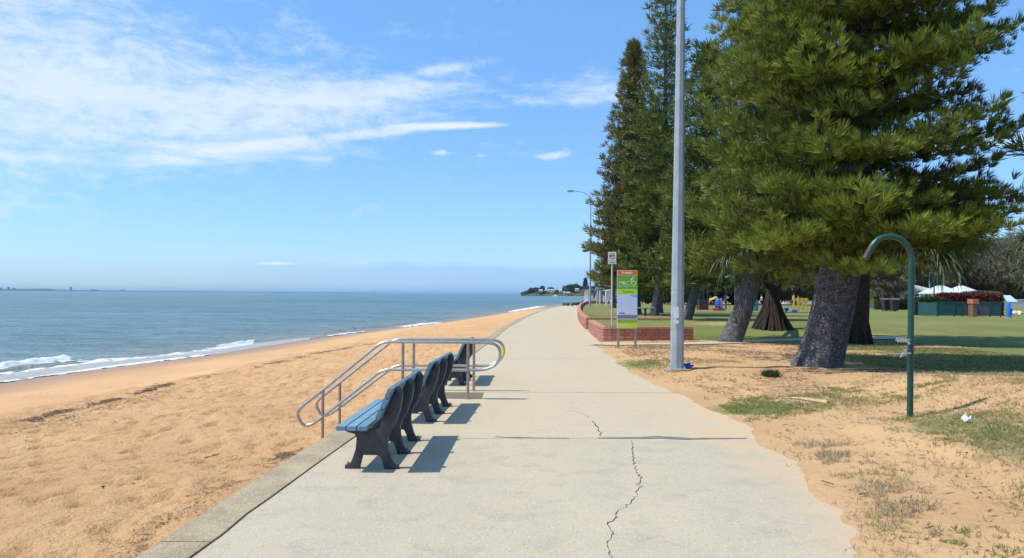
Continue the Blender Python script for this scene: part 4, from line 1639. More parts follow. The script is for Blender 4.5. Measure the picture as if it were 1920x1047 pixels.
for z, h in ((1.62, .05), (1.74, .035), (1.18, .02)):
    mb = MB()
    rr = .150 - .088 * z / 11 + .004
    mb.tube([g + lean_t * (z / 11), g + lean_t * ((z + h) / 11)], rr, 8, twist=.5)
    mb.build('strap', simple('worn_strap', (.40, .41, .42), .5), lp)
for z, h in ((1.12, .24), (1.0, .07)):
    mb = MB()
    rr = .150 - .088 * z / 11
    cx = g[0] + .10 * z / 11
    mb.box((cx - .115, g[1] - rr - .002, g[2] + z), (cx + .0, g[1] - rr + .003, g[2] + z + h), bev=.001)
    mb.build('sticker', M['white'], lp)


def lamp_head(mb_, p, dirx):
    x, y, z = p
    pts = [(x, z - .02), (x + dirx * .05, z + .05), (x + dirx * .35, z + .10), (x + dirx * .75, z + .06), (x + dirx * .85, z - .02), (x + dirx * .6, z - .09), (x + dirx * .2, z - .07)]
    mb_.prism(pts, 'y', y - .13, y + .13, bev=.03)


def double_lamp(label, px, py, pytop, pyfork, both=True, adx=2.05, arise=1.0):
    g_ = G(px, py)
    Y = g_[1]
    top = at(px + 1.5, pyfork, Y)
    t = thing('lamp_post', label, 'lamp post', g_, 'lamp posts along the promenade')
    mb = MB()
    mb.tube([g_ + np.array([0, 0, -.1]), top], [.12, .065], 10)
    mb.build('pole', M['galv'], t, smooth=True)
    mb = MB()
    mb.box(g_ + np.array([-.4, -.4, -.2]), g_ + np.array([.4, .4, .06]), bev=.02)
    mb.build('footing', M['kerb'], t)
    for sx in (-1, 1):
        a = top
        z1 = arise
        pts = [a, a + np.array([sx * .12, 0, z1 * .35]), a + np.array([sx * .42, 0, z1 * .72]), a + np.array([sx * .95, 0, z1 * .95]), a + np.array([sx * adx * .8, 0, z1 * 1.03]), a + np.array([sx * adx, 0, z1 * 1.06])]
        q = curve_pts(pts, .3, 4)
        mb = MB()
        mb.tube(q, .045, 8)
        arm = mb.build('arm', M['galv'], t, smooth=True)
        mb = MB()
        e = a + np.array([sx * adx, 0, z1 * 1.06])
        lamp_head(mb, e, sx)
        mb.build('lantern', M['grey'], arm)
        mb = MB()
        mb.ball((e[0] + sx * .45, e[1], e[2] - .10), (.24, .10, .07))
        mb.build('lens', M['white'], arm, smooth=True)
    return t


double_lamp('nearer double armed lamp post, on the raised lawn above the brick wall', 1106, 578, 350, 376, adx=1.78, arise=.95)
double_lamp('farther double armed lamp post, half hidden by the brownish pine', 1120, 567.5, 437, 448, adx=1.5, arise=.9)

# ------------------------------------------------------------ green shower pipe
g = G(1706, 783)
Y = g[1]
sh = thing('beach_shower', 'dark green hooked shower pipe with taps standing in the sandy grass', 'shower', g)
t1 = at(1709, 490, Y)
R_ = (t1[0] - at(1628, 470, Y)[0]) / 2
pts = [g + np.array([0, 0, -.1]), (g + t1) / 2, t1]
for k in range(1, 15):
    a = math.pi * k / 15 * 0.93
    pts.append(t1 + np.array([-R_ + R_ * math.cos(a), 0, .02 + R_ * 1.08 * math.sin(a)]))
mb = MB()
mb.tube(pts, .038, 14)
mb.build('pipe', M['green_paint'], sh, smooth=True)
e0, e1 = np.array(pts[-2]), np.array(pts[-1])
dd = norm(e1 - e0)
mb = MB()
mb.tube([e1 - dd * .01, e1 + dd * .09], .041, 14)
mb.tube([e1 + dd * .085, e1 + dd * .13], [.041, .042], 14)
mb.build('rose', M['rust'], sh, smooth=True)
for zz, kind in ((at(1706, 637, Y)[2], 0), (at(1706, 662, Y)[2], 1)):
    x = g[0] - .036
    mb = MB()
    if kind == 0:
        mb.tube([(x + .02, Y - .03, zz), (x - .17, Y - .07, zz)], .012, 8)
        for k in range(4):
            mb.tube([(x - .03 - .035 * k, Y - .055, zz - .03), (x - .045 - .035 * k, Y - .055, zz + .03)], .011, 7)
        mb.tube([(x - .01, Y - .05, zz - .02), (x + .01, Y - .05, zz - .055)], .014, 8)
    else:
        mb.tube([(x + .03, Y - .03, zz), (x - .07, Y - .05, zz + .005)], .015, 8)
        mb.tube([(x - .07, Y - .05, zz + .005), (x - .105, Y - .05, zz - .05)], .012, 8)
        mb.tube([(x - .045, Y - .05, zz), (x - .045, Y - .05, zz + .05)], .009, 8)
        mb.tube([(x - .075, Y - .05, zz + .052), (x - .015, Y - .05, zz + .052)], .009, 8)
    mb.build('tap', M['chrome'], sh, smooth=True)
mb = MB()
x = g[0] + .042
mb.tube([(x, Y - .01, at(0, 619, Y)[2]), (x, Y - .01, at(0, 682, Y)[2])], .008, 6)
mb.build('side_rod', M['green_paint'], sh)

# ------------------------------------------------------------ signs
def text_mesh(body, size, loc, material, parent, name='lettering', width=None, ext=.001, bold=0.0, shear=0.0):
    cu = bpy.data.curves.new(name, 'FONT')
    cu.body = body
    cu.size = size
    cu.align_x = 'CENTER'
    cu.align_y = 'CENTER'
    cu.extrude = ext
    cu.offset = bold
    cu.shear = shear
    tmp = bpy.data.objects.new(name, cu)
    C.objects.link(tmp)
    bpy.context.view_layer.update()
    dg = bpy.context.evaluated_depsgraph_get()
    me = bpy.data.meshes.new_from_object(tmp.evaluated_get(dg))
    C.objects.unlink(tmp)
    bpy.data.objects.remove(tmp)
    co = np.zeros(len(me.vertices) * 3, dtype=np.float32)
    me.vertices.foreach_get('co', co)
    co = co.reshape(-1, 3)
    w = co[:, 0].max() - co[:, 0].min()
    k = width / w if width else 1.0
    ctr = (co[:, :2].max(0) + co[:, :2].min(0)) / 2
    n = np.zeros_like(co)
    n[:, 0] = (co[:, 0] - ctr[0]) * k + loc[0]
    n[:, 2] = (co[:, 1] - ctr[1]) * (k if width else 1) + loc[2]
    n[:, 1] = -co[:, 2] + loc[1]
    if parent is not None:
        n = n - chain_loc(parent).astype(np.float32)
    me.vertices.foreach_set('co', n.ravel())
    me.materials.clear()
    me.update()
    return link_mesh(name, me, material, parent)


ORANGE = simple('sign_orange', (.85, .15, .02), .4, .03)
GREEN = simple('sign_green', (.15, .45, .02), .4, .03)
LIME = simple('sign_lime', (.52, .75, .03), .4, .03)
OLIVE = simple('sign_olive', (.30, .43, .06), .4, .05)
MAPC = simple('sign_map_blue', (.55, .70, .92), .35, .05, 2)
MAPD = simple('sign_map_bright_blue', (.16, .50, .78), .35, .05, 2)
MAPL = simple('sign_map_pale', (.62, .70, .80), .35, .05, 2)
PURP = simple('sign_grey_purple', (.21, .19, .32), .4, .05)
SWHITE = simple('sign_white', (.80, .82, .78), .4, .03)
SDARK = simple('sign_dark_text', (.06, .07, .10), .5, .03)
SRED = simple('sign_red', (.50, .03, .05), .4, .05)

g = P(1159.5, 654)
Y = g[1]
sg = thing('route_sign', 'tall cycleway sign board with orange top, white cyclist on green and pale blue map', 'sign', (g[0] + .3, Y, 0))
zat = lambda py: at(1176, py, Y)[2]
xat = lambda px: at(px, 560, Y)[0]
xl_, xr2 = xat(1157), xat(1195)
for px in (1159.8, 1192):
    x = xat(px)
    mb = MB()
    mb.box((x - .035, Y + .012, -.2), (x + .035, Y + .06, zat(509)), bev=.004)
    mb.build('post', M['steel_post'], sg)
mb = MB()
mb.box((xl_, Y - .012, zat(616)), (xr2, Y + .010, zat(507)), bev=.002)
mb.build('board', M['white'], sg)
yf = Y - .0125
def band_(a, b, m, name='panel', x0=None, x1=None, lift=0):
    mb_ = MB()
    mb_.box((x0 or xl_ + .008, yf - .003 - lift, zat(b)), (x1 or xr2 - .008, yf - lift, zat(a)))
    return mb_.build(name, m, sg)
band_(507.6, 515.8, ORANGE)
band_(516.8, 542.4, GREEN)
band_(542.9, 551.8, LIME)
band_(552.8, 590.6, MAPC, 'map')
band_(591, 597.8, PURP)
band_(599.2, 605.8, OLIVE)
band_(606.2, 615.4, LIME)
cx = (xl_ + xr2) / 2
text_mesh('Redcliffe', .12, (cx, yf - .004, zat(511.8)), SWHITE, sg, width=.34, bold=.004)
text_mesh('MB', .2, (xl_ + .17, yf - .004, zat(531)), SWHITE, sg, width=.185, bold=.004)
# letter C and wheel drawn as rings, with the bent rider above them
mb = MB()
def ring(mb_, c_, r, w, a0=0, a1=2 * math.pi, n=28, y=yf - .004):
    vs, fs = [], []
    full = a1 - a0 > 6.27
    for i in range(n + (0 if full else 1)):
        a = a0 + (a1 - a0) * i / n
        for rr in (r - w / 2, r + w / 2):
            vs.append((c_[0] + rr * math.cos(a), y, c_[1] + rr * math.sin(a)))
    m = len(vs) // 2
    for i in range(m if full else m - 1):
        j = (i + 1) % m
        fs.append((2 * i, 2 * i + 1, 2 * j + 1, 2 * j))
    mb_.add(vs, fs)
wz = zat(531.3)
w1, w2 = xl_ + .345, xl_ + .515
ring(mb, (w1, wz), .062, .014, .7, 5.6)
ring(mb, (w2, wz), .062, .014)
mb.build('wheel_emblem', SWHITE, sg)
mb = MB()
yy = yf - .0045
def seg2(a, b, w):
    a, b = np.array(a), np.array(b)
    t_ = norm(b - a)
    n_ = np.array([-t_[1], t_[0]]) * w / 2
    mb.add([(*(q[:1]), yy, q[1]) for q in (a + n_, a - n_, b - n_, b + n_)], [(0, 1, 2, 3)])
seg2((w1 + .065, wz + .085), (w1 + .135, wz + .155), .036)
seg2((w1 + .062, wz + .088), (w1 + .118, wz + .052), .03)
seg2((w1 + .118, wz + .055), (w1 + .105, wz - .03), .024)
seg2((w1 + .135, wz + .15), (w1 + .165, wz + .075), .014)
ring(mb, (w1 + .16, wz + .178), .011, .022, y=yy)
mb.build('cyclist_emblem', SWHITE, sg)
text_mesh('MORETON BAY CYCLEWAY', .04, (cx, yf - .004, zat(537.6)), SWHITE, sg, width=.52)
text_mesh('Cycleway', .1, (cx + .02, yf - .004, zat(547.4)), SDARK, sg, width=.36)
mb = MB()
mb.prism([(cx + .07, zat(553)), (xr2 - .01, zat(553)), (xr2 - .01, zat(558)), (cx + .16, zat(556))], 'y', yf - .005, yf - .0032)
mb.build('map_sea', MAPD, sg)
mb = MB()
mb.prism([(cx - .06, zat(588)), (cx - .10, zat(578)), (cx - .03, zat(570)), (cx - .05, zat(563)), (cx + .02, zat(559.5)), (cx + .06, zat(564)), (cx + .02, zat(571)), (cx + .12, zat(580)), (cx + .10, zat(589))], 'y', yf - .005, yf - .0032)
mb.build('map_land', MAPL, sg)
mb = MB()
mb.box((xl_ + .07, yf - .006, zat(588.2)), (xl_ + .24, yf - .0032, zat(586.6)))
mb.build('map_caption', SDARK, sg)
mb = MB()
for k, x in enumerate((xl_ + .09, xl_ + .17, xl_ + .25)):
    ring(mb, (x, zat(610)), .022, .012)
mb.build('symbols', SWHITE, sg)

g = G(1148, 611.5)
Y = g[1]
nd = thing('no_dogs_sign', 'small white no dogs sign on a thin cream pole behind the front brick wall', 'sign', g)
x = at(1147.6, 560, Y)[0]
mb = MB()
mb.tube([(x, Y + .02, g[2] - .1), (x, Y + .02, at(0, 473, Y)[2] + 0)], .03, 10)
mb.build('pole', M['cream'], nd, smooth=True)
xa, xb = at(1140, 480, Y)[0], at(1155.5, 480, Y)[0]
za, zb_ = at(1147, 495.5, Y)[2], at(1147, 472.7, Y)[2]
mb = MB()
mb.box((xa, Y - .014, za), (xb, Y - .010, zb_), bev=.001)
mb.build('plate', SWHITE, nd)
cx, cz = (xa + xb) / 2, za + (zb_ - za) * .65
mb = MB()
ring(mb, (cx, cz), .105, .022, y=Y - .0175)
a_ = math.radians(-45)
yy = Y - .018
seg2((cx - .075, cz + .075), (cx + .075, cz - .075), .018)
mb.build('ban_ring', SRED, nd)
mb = MB()
yy = Y - .0165
seg2((cx - .06, cz + .012), (cx + .04, cz + .012), .034)
seg2((cx - .06, cz + .01), (cx - .07, cz - .05), .014)
seg2((cx - .04, cz + .01), (cx - .035, cz - .05), .014)
seg2((cx + .03, cz + .01), (cx + .04, cz - .05), .014)
seg2((cx + .03, cz + .02), (cx + .065, cz + .05), .03)
seg2((cx - .06, cz + .02), (cx - .08, cz + .055), .011)
mb.build('dog_emblem', SDARK, nd)
text_mesh('DOGS PROHIBITED', .05, (cx, Y - .0165, za + (zb_ - za) * .26), SDARK, nd, width=.27)
text_mesh('ON BEACH', .05, (cx, Y - .0165, za + (zb_ - za) * .12), SDARK, nd, width=.24, bold=.001)

# ------------------------------------------------------------ litter by the pole and on the ground
def rag(name, label, cat, c_, sx, sy, h, material, seed, n=14):
    N = n * n
    u = np.linspace(-1, 1, n)
    X, Yq = np.meshgrid(u, u)
    Z = h * (fbm(X * 2.2 + seed, Yq * 2.2, 3, seed) ** 1.4) * (1 - .6 * np.maximum(abs(X), abs(Yq)) ** 2) * 1.6
    X2 = X * sx * (1 + .3 * (fbm(X * 1.5, Yq * 1.5 + 7, 2, seed + 1) - .5))
    Y2 = Yq * sy * (1 + .4 * (fbm(X * 1.7 + 3, Yq * 1.7, 2, seed + 2) - .5))
    mb_ = MB()
    vs = [(c_[0] + a, c_[1] + b, c_[2] + .008 + z) for a, b, z in zip(X2.ravel(), Y2.ravel(), Z.ravel())]
    fs = [(j * n + i, j * n + i + 1, (j + 1) * n + i + 1, (j + 1) * n + i) for j in range(n - 1) for i in range(n - 1)]
    mb_.add(vs, fs)
    o_ = mb_.build(name, material, None, smooth=True)
    return setp(o_, label, cat)


g = G(1284, 692.5)
rag('cloth', 'crumpled blue cloth lying at the foot of the grey lamp pole', 'cloth', g, .17, .10, .16, simple('blue_cloth', (.035, .075, .42), .8, .25), 5)
g = G(1811, 793)
rag('tissue', 'scrap of white paper lying on the sandy grass right of the shower pipe', 'paper', g, .045, .04, .10, M['white'], 9)
g = G(1905, 592)
rag('sheet', 'small pale heap on the lawn beside the blue post', 'heap', g + np.array([0, 0, 0]), .5, .3, .5, M['cream'], 12)


def stick(name, label, cat, pxs, r0_, r1_, material, surf=G, lift=.01, group=None, flat=1.0):
    pts = [surf(a, b) for a, b in pxs]
    pts = [p_ + np.array([0, 0, lift + r0_ + (k[2] if len(k) > 2 else 0)]) for p_, k in zip(pts, pxs)] if False else [p_ + np.array([0, 0, lift + r0_]) for p_ in pts]
    n = len(pts)
    mb_ = MB()
    mb_.tube(pts, [r0_ + (r1_ - r0_) * i / (n - 1) for i in range(n)], 7, jitter=.15)
    o_ = mb_.build(name, material, None, smooth=True)
    return setp(o_, label, cat, group)


STRAW = simple('dry_frond', (.50, .37, .19), .8, .2, 12, bump=.3)
TWIG = simple('dark_twig', (.13, .095, .07), .9, .2, 12, bump=.3)
stick('palm_frond', 'dry straw coloured palm frond stem lying on the green grass patch', 'palm frond', [(1463, 748), (1500, 750), (1530, 755), (1553, 758)], .010, .035, STRAW)
stick('palm_frond', 'thin split of dry frond lying under the thicker stem on the grass', 'palm frond', [(1463, 750), (1478, 758), (1500, 766), (1530, 769)], .009, .005, STRAW)
stick('twig', 'short stick on the sand bank near the ragged path edge', 'branch', [(1541, 905), (1552, 909), (1563, 912)], .007, .005, TWIG)
stick('twig', 'second short stick, further down the sand bank near the path', 'branch', [(1611, 931), (1628, 928)], .007, .005, TWIG)
stick('twig', 'long thin stick lying on the open beach sand', 'branch', [(190, 915), (225, 914), (250, 909), (275, 908)], .006, .004, TWIG, B)
stick('driftwood', 'pale curved piece of driftwood on the beach left of the handrail', 'driftwood', [(385, 861), (398, 858), (411, 856)], .022, .010, STRAW, B)


# ------------------------------------------------------------ park furniture far off
def box_thing(name, label, cat, parts, loc, group=None):
    t = thing(name, label, cat, loc, group)
    for pn, lo, hi, m, bev in parts:
        mb_ = MB()
        mb_.box(lo, hi, bev=bev)
        mb_.build(pn, m, t)
    return t


# plain backless bench behind the bicycle sign
g = G(1212, 592.5)
x0, x1 = at(1190, 585, g[1])[0], at(1222, 585, g[1])[0]
t = thing('picnic_bench', 'plain grey backless bench between the trunks behind the bicycle sign', 'bench', g)
mb = MB(); mb.box((x0, g[1] - .2, g[2] + .42), (x1 + .15, g[1] + .2, g[2] + .48), bev=.01); mb.build('seat', M['galv'], t)
for px in (1194, 1210):
    x = at(px, 590, g[1])[0]
    mb = MB(); mb.tube([(x, g[1], g[2] - .1), (x, g[1], g[2] + .42)], .06, 8); mb.tube([(x, g[1], g[2] + .36), (x, g[1], g[2] + .42)], [.06, .17], 8); mb.build('leg', M['dark'], t)

# wheelie bins
def bin_(label, px, py, lid):
    g_ = G(px, py)
    x, y, z = g_
    t_ = thing('rubbish_bin', label, 'bin', g_, 'rubbish bins on the lawn')
    mb_ = MB()
    vs = [(x - .24, y - .28, z + .08), (x + .24, y - .28, z + .08), (x + .24, y + .28, z + .08), (x - .24, y + .28, z + .08),
          (x - .36, y - .4, z + 1.15), (x + .36, y - .4, z + 1.15), (x + .36, y + .4, z + 1.15), (x - .36, y + .4, z + 1.15)]
    mb_.add(vs, [(0, 3, 2, 1), (4, 5, 6, 7), (0, 1, 5, 4), (1, 2, 6, 5), (2, 3, 7, 6), (3, 0, 4, 7)])
    mb_.build('body', M['dark'], t_)
    mb_ = MB()
    mb_.prism([(y - .44, z + 1.155), (y + .42, z + 1.155), (y + .40, z + 1.30), (y - .2, z + 1.30)], 'x', x - .39, x + .39, bev=.02)
    mb_.build('lid', lid, t_)
    for sx in (-.2, .2):
        mb_ = MB()
        mb_.tube([(x + sx - .03, y + .3, z + .1), (x + sx + .03, y + .3, z + .1)], .1, 10)
        mb_.build('wheel', M['dark'], t_)
    return t_


LIDP = simple('bin_lid_purple', (.20, .07, .11), .5)
bin_('left rubbish bin of the pair on the far lawn', 1661, 584, LIDP)
bin_('right rubbish bin of the pair on the far lawn', 1677, 584.5, LIDP)


def bollard(label, px, py, pyt, w, mat_, cat='post'):
    g_ = G(px, py)
    x, y, z = g_
    h = at(px, pyt, y)[2] - z
    t_ = thing('marker_post', label, cat, g_)
    mb_ = MB()
    mb_.tube([(x, y, z - .1), (x, y, z + h * .94), (x, y, z + h)], [w, w, w * .6], 12)
    mb_.build('shaft', mat_, t_, smooth=True)
    mb_ = MB()
    mb_.box((x - w * 1.6, y - w * 1.6, z - .05), (x + w * 1.6, y + w * 1.6, z + .04), bev=.01)
    mb_.build('foot', M['kerb'], t_)
    mb_ = MB()
    mb_.tube([(x + w, y, z), (x + w * 1.7, y, z + h * .55)], w * .45, 8)
    mb_.build('side_piece', mat_, t_)
    return t_


bollard('light blue marker post standing beside the hedge just right of the shower pipe', 1721, 590.5, 556, .10, simple('light_blue_paint', (.10, .42, .60), .5))
bollard('bright blue marker post on the lawn near the right edge', 1891, 596, 566, .11, simple('bright_blue_paint', (.01, .16, .68), .5))

# mesh fence panels, brick pier, hedges
g1, g2 = G(1757, 594), G(1878, 591)
Y = g1[1]
gz = g1[2]
X = lambda px, Yq=Y: at(px, 580, Yq)[0]
Z = lambda py, Yq=Y: at(1800, py, Yq)[2]
FEN = simple('teal_mesh_cloth', (.012, .085, .095), .7, .15, 3)
FG = simple('grey_mesh_cloth', (.10, .10, .11), .8, .1, 3)
fx = [1757, 1789, 1804, 1827, 1856, 1876]
t = thing('court_fence', 'low teal and grey screened fence with thin green posts in front of the red hedge', 'fence', (X(1757), Y, gz))
for i in range(5):
    a, b = X(fx[i]), X(fx[i + 1])
    m_ = FEN if i in (0, 1, 4) else FG
    mb = MB()
    mb.box((a + .03, Y - .012 + .01 * (i % 2), gz + .06), (b - .03, Y + .012 + .01 * (i % 2), Z(568)))
    mb.build('panel', m_, t)
for px in fx:
    mb = MB()
    mb.tube([(X(px), Y, gz - .1), (X(px), Y, Z(566.5))], .04, 8)
    mb.build('post', M['green_paint'], t)
mb = MB(); mb.box((X(1757) - .02, Y + .02, gz + .06), (X(1757) + .02, Y + 2.2, Z(568))); mb.build('panel', FEN, t)
mb = MB(); mb.tube([(X(1757), Y - .0, Z(567)), (X(1876), Y, Z(567))], .03, 8); mb.build('top_rail', M['green_paint'], t)
Y2 = Y - .35
t = thing('brick_pier', 'orange topped brick pier rising in the middle of the low grey fence', 'pier', (X(1824, Y2), Y2, gz))
mb = MB(); mb.box((X(1820, Y2), Y2 - .25, gz - .1), (X(1827.5, Y2), Y2 + .25, Z(570, Y2))); mb.build('shaft', simple('pier_brick', (.22, .12, .08), .9), t)
mb = MB(); mb.box((X(1819, Y2), Y2 - .3, Z(570, Y2) + .002), (X(1830.5, Y2), Y2 + .3, Z(561, Y2)), bev=.01); mb.build('cap', simple('pier_cap', (.48, .17, .08), .9), t)
Y3 = Y + 5.5
hedge('hedge', 'long dark red hedge behind the low fence', 'hedge', (X(1768, Y3), Y3 - .7, gz), (X(1865, Y3), Y3 + .9, Z(555.5, Y3)), 'red_leaf', 201, 5200, .22, .09)
hedge('hedge', 'clipped dark green hedge between the light blue post and the teal fence', 'hedge', (X(1727, Y3), Y3 - .8, gz), (X(1770, Y3), Y3 + .8, Z(563, Y3)), 'hedge', 202, 3600, .2, .08)
hedge('hedge', 'green and brown hedge rising behind the right part of the red hedge', 'hedge', (X(1815, Y3 + 2.5), Y3 + 2, gz), (X(1868, Y3 + 2.5), Y3 + 3.4, Z(552.5, Y3 + 2.5)), 'casuarina', 203, 2500, .25, .09)
Y4 = 86.0
hedge('hedge', 'low dark hedge behind the rubbish bins', 'hedge', (at(1655, 580, Y4)[0], Y4, .15), (at(1745, 580, Y4)[0], Y4 + 1.6, at(1700, 565, Y4)[2]), 'hedge', 204, 3600, .25, .1)
hedge('shrub', 'bright yellow green round shrub above the rubbish bins', 'shrub', (at(1660, 580, Y4)[0], Y4 + 2.5, 1.0), (at(1689, 580, Y4)[0], Y4 + 4.2, at(1700, 556, Y4)[2] - .6), 'lime_leaf', 205, 1500, .22, .1, round_=True, group='lime shrubs')
hedge('shrub', 'smaller yellow green shrub left of the rubbish bins, by the dark screw pine trunk', 'shrub', (at(1633, 580, Y4)[0], Y4 + 2.5, 1.0), (at(1647, 580, Y4)[0], Y4 + 3.8, at(1700, 558, Y4)[2] - .6), 'lime_leaf', 206, 700, .22, .1, round_=True, group='lime shrubs')
gg = 0.15

# marquee with white pitched roof
Ym = 86.0
XM = lambda px: at(px, 560, Ym)[0]
ZM = lambda py: at(1800, py, Ym)[2]
t = thing('marquee', 'white pitched roof marquee behind the hedges, under the she-oaks', 'marquee', (XM(1790), Ym, gg))
ridge, eave = ZM(536), ZM(550)
for a, b in ((1744, 1783), (1784, 1820)):
    mb = MB()
    xa_, xb_ = XM(a), XM(b)
    mb.add([(xa_, Ym - 2.5, eave), (xb_, Ym - 2.5, eave), (xb_ - .8, Ym, ridge), (xa_ + .8, Ym, ridge), (xb_, Ym + 2.5, eave), (xa_, Ym + 2.5, eave),
            (xa_, Ym - 2.5, eave - .12), (xb_, Ym - 2.5, eave - .12), (xb_, Ym + 2.5, eave - .12), (xa_, Ym + 2.5, eave - .12)],
           [(0, 1, 2, 3), (3, 2, 4, 5), (0, 3, 5), (1, 4, 2), (0, 6, 7, 1), (5, 4, 8, 9), (0, 5, 9, 6), (1, 7, 8, 4), (6, 9, 8, 7)])
    mb.build('roof', M['roof'], t)
for px in (1746, 1764, 1782, 1800, 1818):
    for dy in (-2.3, 2.3):
        mb = MB()
        mb.box((XM(px) - .07, Ym + dy - .07, gg - .3), (XM(px) + .07, Ym + dy + .07, eave - .12))
        mb.build('post', M['white'], t)
mb = MB(); mb.box((XM(1764), Ym + 1.2, gg), (XM(1818), Ym + 1.35, eave - .3)); mb.build('rear_wall', simple('marquee_back', (.20, .12, .07), .9), t)

# pale buildings glimpsed beyond the lawn
def building(label, px0, px1, pyt, Y_, wallm, roofm, nwin=4, z0=0.0, depth=8):
    xa_, xb_ = at(px0, 560, Y_)[0], at(px1, 560, Y_)[0]
    zt = at((px0 + px1) / 2, pyt, Y_)[2]
    t_ = thing('building', label, 'building', ((xa_ + xb_) / 2, Y_ + depth / 2, z0), 'low buildings beyond the park')
    mb_ = MB()
    mb_.box((xa_, Y_, z0 - .5), (xb_, Y_ + depth, zt - .5))
    wl = mb_.build('walls', wallm, t_)
    mb_ = MB()
    mb_.add([(xa_ - .5, Y_ - .6, zt - .498), (xb_ + .5, Y_ - .6, zt - .498), (xb_ + .5, Y_ + depth + .6, zt - .498), (xa_ - .5, Y_ + depth + .6, zt - .498),
             (xa_ + .5, Y_ + depth / 2, zt + .5), (xb_ - .5, Y_ + depth / 2, zt + .5)],
            [(0, 1, 5, 4), (2, 3, 4, 5), (0, 4, 3), (1, 2, 5), (0, 3, 2, 1)])
    mb_.build('roof', roofm, t_)
    for i in range(nwin):
        f = (i + .5) / nwin
        x = xa_ + (xb_ - xa_) * f
        w_ = (xb_ - xa_) / nwin * .28
        mb_ = MB()
        mb_.box((x - w_, Y_ - .05, z0 + (zt - z0) * .3), (x + w_, Y_ + .02, z0 + (zt - z0) * .68))
        mb_.build('window', M['glass'], t_)
    return t_


building('long pale building behind the lime shrubs and rubbish bins', 1615, 1750, 538, 96, M['cream'], M['roof'], 7, depth=10)
building('low cream block behind the blue post at the right edge', 1900, 1990, 556, 112, M['cream'], M['roof'], 4)
building('white building between the nearest screw pine and the big trunk', 1470, 1560, 545, 150, M['white'], M['roof'], 5)
building('pale green shed behind the playground uprights', 1305, 1345, 545, 128, simple('pale_green_wall', (.42, .52, .45), .8), M['roof'], 2)
building('pink brick building at the left of the playground, right of the lamp pole', 1262, 1296, 548, 140, simple('pink_brick_wall', (.42, .22, .17), .9), M['roof'], 2)
building('white houses seen between tallest pine trunk and grey lamp pole', 1236, 1262, 552, 150, M['white'], M['grey'], 2)

# low cream boundary wall on the far side of the lawn
Yb = 104
t = thing('boundary_wall', 'low pale wall along the far side of the lawn, behind the people and the blue post', 'wall', (at(1880, 560, Yb)[0], Yb, 0))
mb = MB(); mb.box((at(1862, 560, Yb)[0], Yb, -.5), (at(2100, 560, Yb)[0], Yb + .4, at(1900, 563, Yb)[2])); mb.build('wall_body', M['cream'], t)
mb = MB(); mb.box((at(1862, 560, Yb)[0] - .05, Yb - .05, at(1900, 563, Yb)[2] + .002), (at(2100, 560, Yb)[0], Yb + .45, at(1900, 561.5, Yb)[2])); mb.build('coping', M['white'], t)
t = thing('stone_wall', 'low grey wall behind the rubbish bins, in front of the lime shrubs', 'wall', (at(1660, 560, 100)[0], 100, 0))
mb = MB(); mb.box((at(1620, 560, 100)[0], 100, -.5), (at(1720, 560, 100)[0], 100.4, at(1660, 562, 100)[2])); mb.build('wall_body', M['grey'], t)
mb = MB(); mb.box((at(1620, 560, 100)[0], 99.95, at(1660, 562, 100)[2] + .002), (at(1720, 560, 100)[0], 100.45, at(1660, 560.8, 100)[2])); mb.build('coping', M['white'], t)

# flag and lamp poles over the marquee
for lab, px, pyt, Y_, r_c in [('wooden pole rising in front of the marquee, left one', 1768, 490, 88, .13), ('short wooden pole in front of the right half of the marquee', 1800, 511, 88, .15),
                              ('thin grey pole at the left end of the marquee', 1743, 513, 95, .08), ('tall thin green pole between hedge and teal fence', 1751.5, 478, 62, .06)]:
    x = at(px, 560, Y_)[0]
    t = thing('pole', lab, 'pole', (x, Y_, ph(x, Y_)), 'poles near the marquee')
    mb = MB()
    mb.tube([(x, Y_, ph(x, Y_) - .1), (x, Y_, at(px, pyt, Y_)[2])], [r_c, r_c * .8], 8)
    mb.build('shaft', M['green_paint'] if 'green' in lab else M['timber'] if 'wooden' in lab else M['galv'], t, smooth=True)
    mb = MB()
    mb.tube([(x, Y_, at(px, pyt, Y_)[2]), (x, Y_, at(px, pyt, Y_)[2] + .12)], [r_c * 1.1, r_c * .4], 8)
    mb.build('cap', M['grey'], t)

# information board and orange play piece near the right edge
Y_ = 70
t = thing('info_board', 'tilted pale blue information board left of the blue post at the right edge', 'board', (at(1893, 580, Y_)[0], Y_, ph(24, Y_)))
xa_, xb_ = at(1884, 580, Y_)[0], at(1899, 580, Y_)[0]
z0_, z1_ = at(1890, 566, Y_)[2], at(1890, 554, Y_)[2]
mb = MB(); mb.add([(xa_ + .1, Y_ - .3, z0_), (xb_ + .3, Y_ - .3, z0_), (xb_ - .1, Y_ + .2, z1_), (xa_, Y_ + .2, z1_), (xa_ + .1, Y_ - .25, z0_ - .06), (xb_ + .3, Y_ - .25, z0_ - .06), (xb_ - .1, Y_ + .25, z1_ - .06), (xa_, Y_ + .25, z1_ - .06)],
              [(0, 1, 2, 3), (7, 6, 5, 4), (0, 4, 5, 1), (1, 5, 6, 2), (2, 6, 7, 3), (3, 7, 4, 0)]); mb.build('board', MAPC, t)
mb = MB(); mb.tube([(xa_ + .4, Y_, ph(24, Y_) - .1), (xa_ + .4, Y_, (z0_ + z1_) / 2)], .05, 8); mb.build('leg', M['galv'], t)
OR = simple('orange_plastic', (.72, .16, .02), .5)
Y_ = 96
t = thing('climbing_frame', 'orange climbing frame behind the right end of the red hedge', 'play frame', (at(1872, 560, Y_)[0], Y_, 0))
for px in (1866, 1871, 1876):
    x = at(px, 560, Y_)[0]
    mb = MB(); mb.box((x - .12, Y_ - .12, -.2), (x + .12, Y_ + .12, at(px, 549, Y_)[2])); mb.build('upright', OR, t)
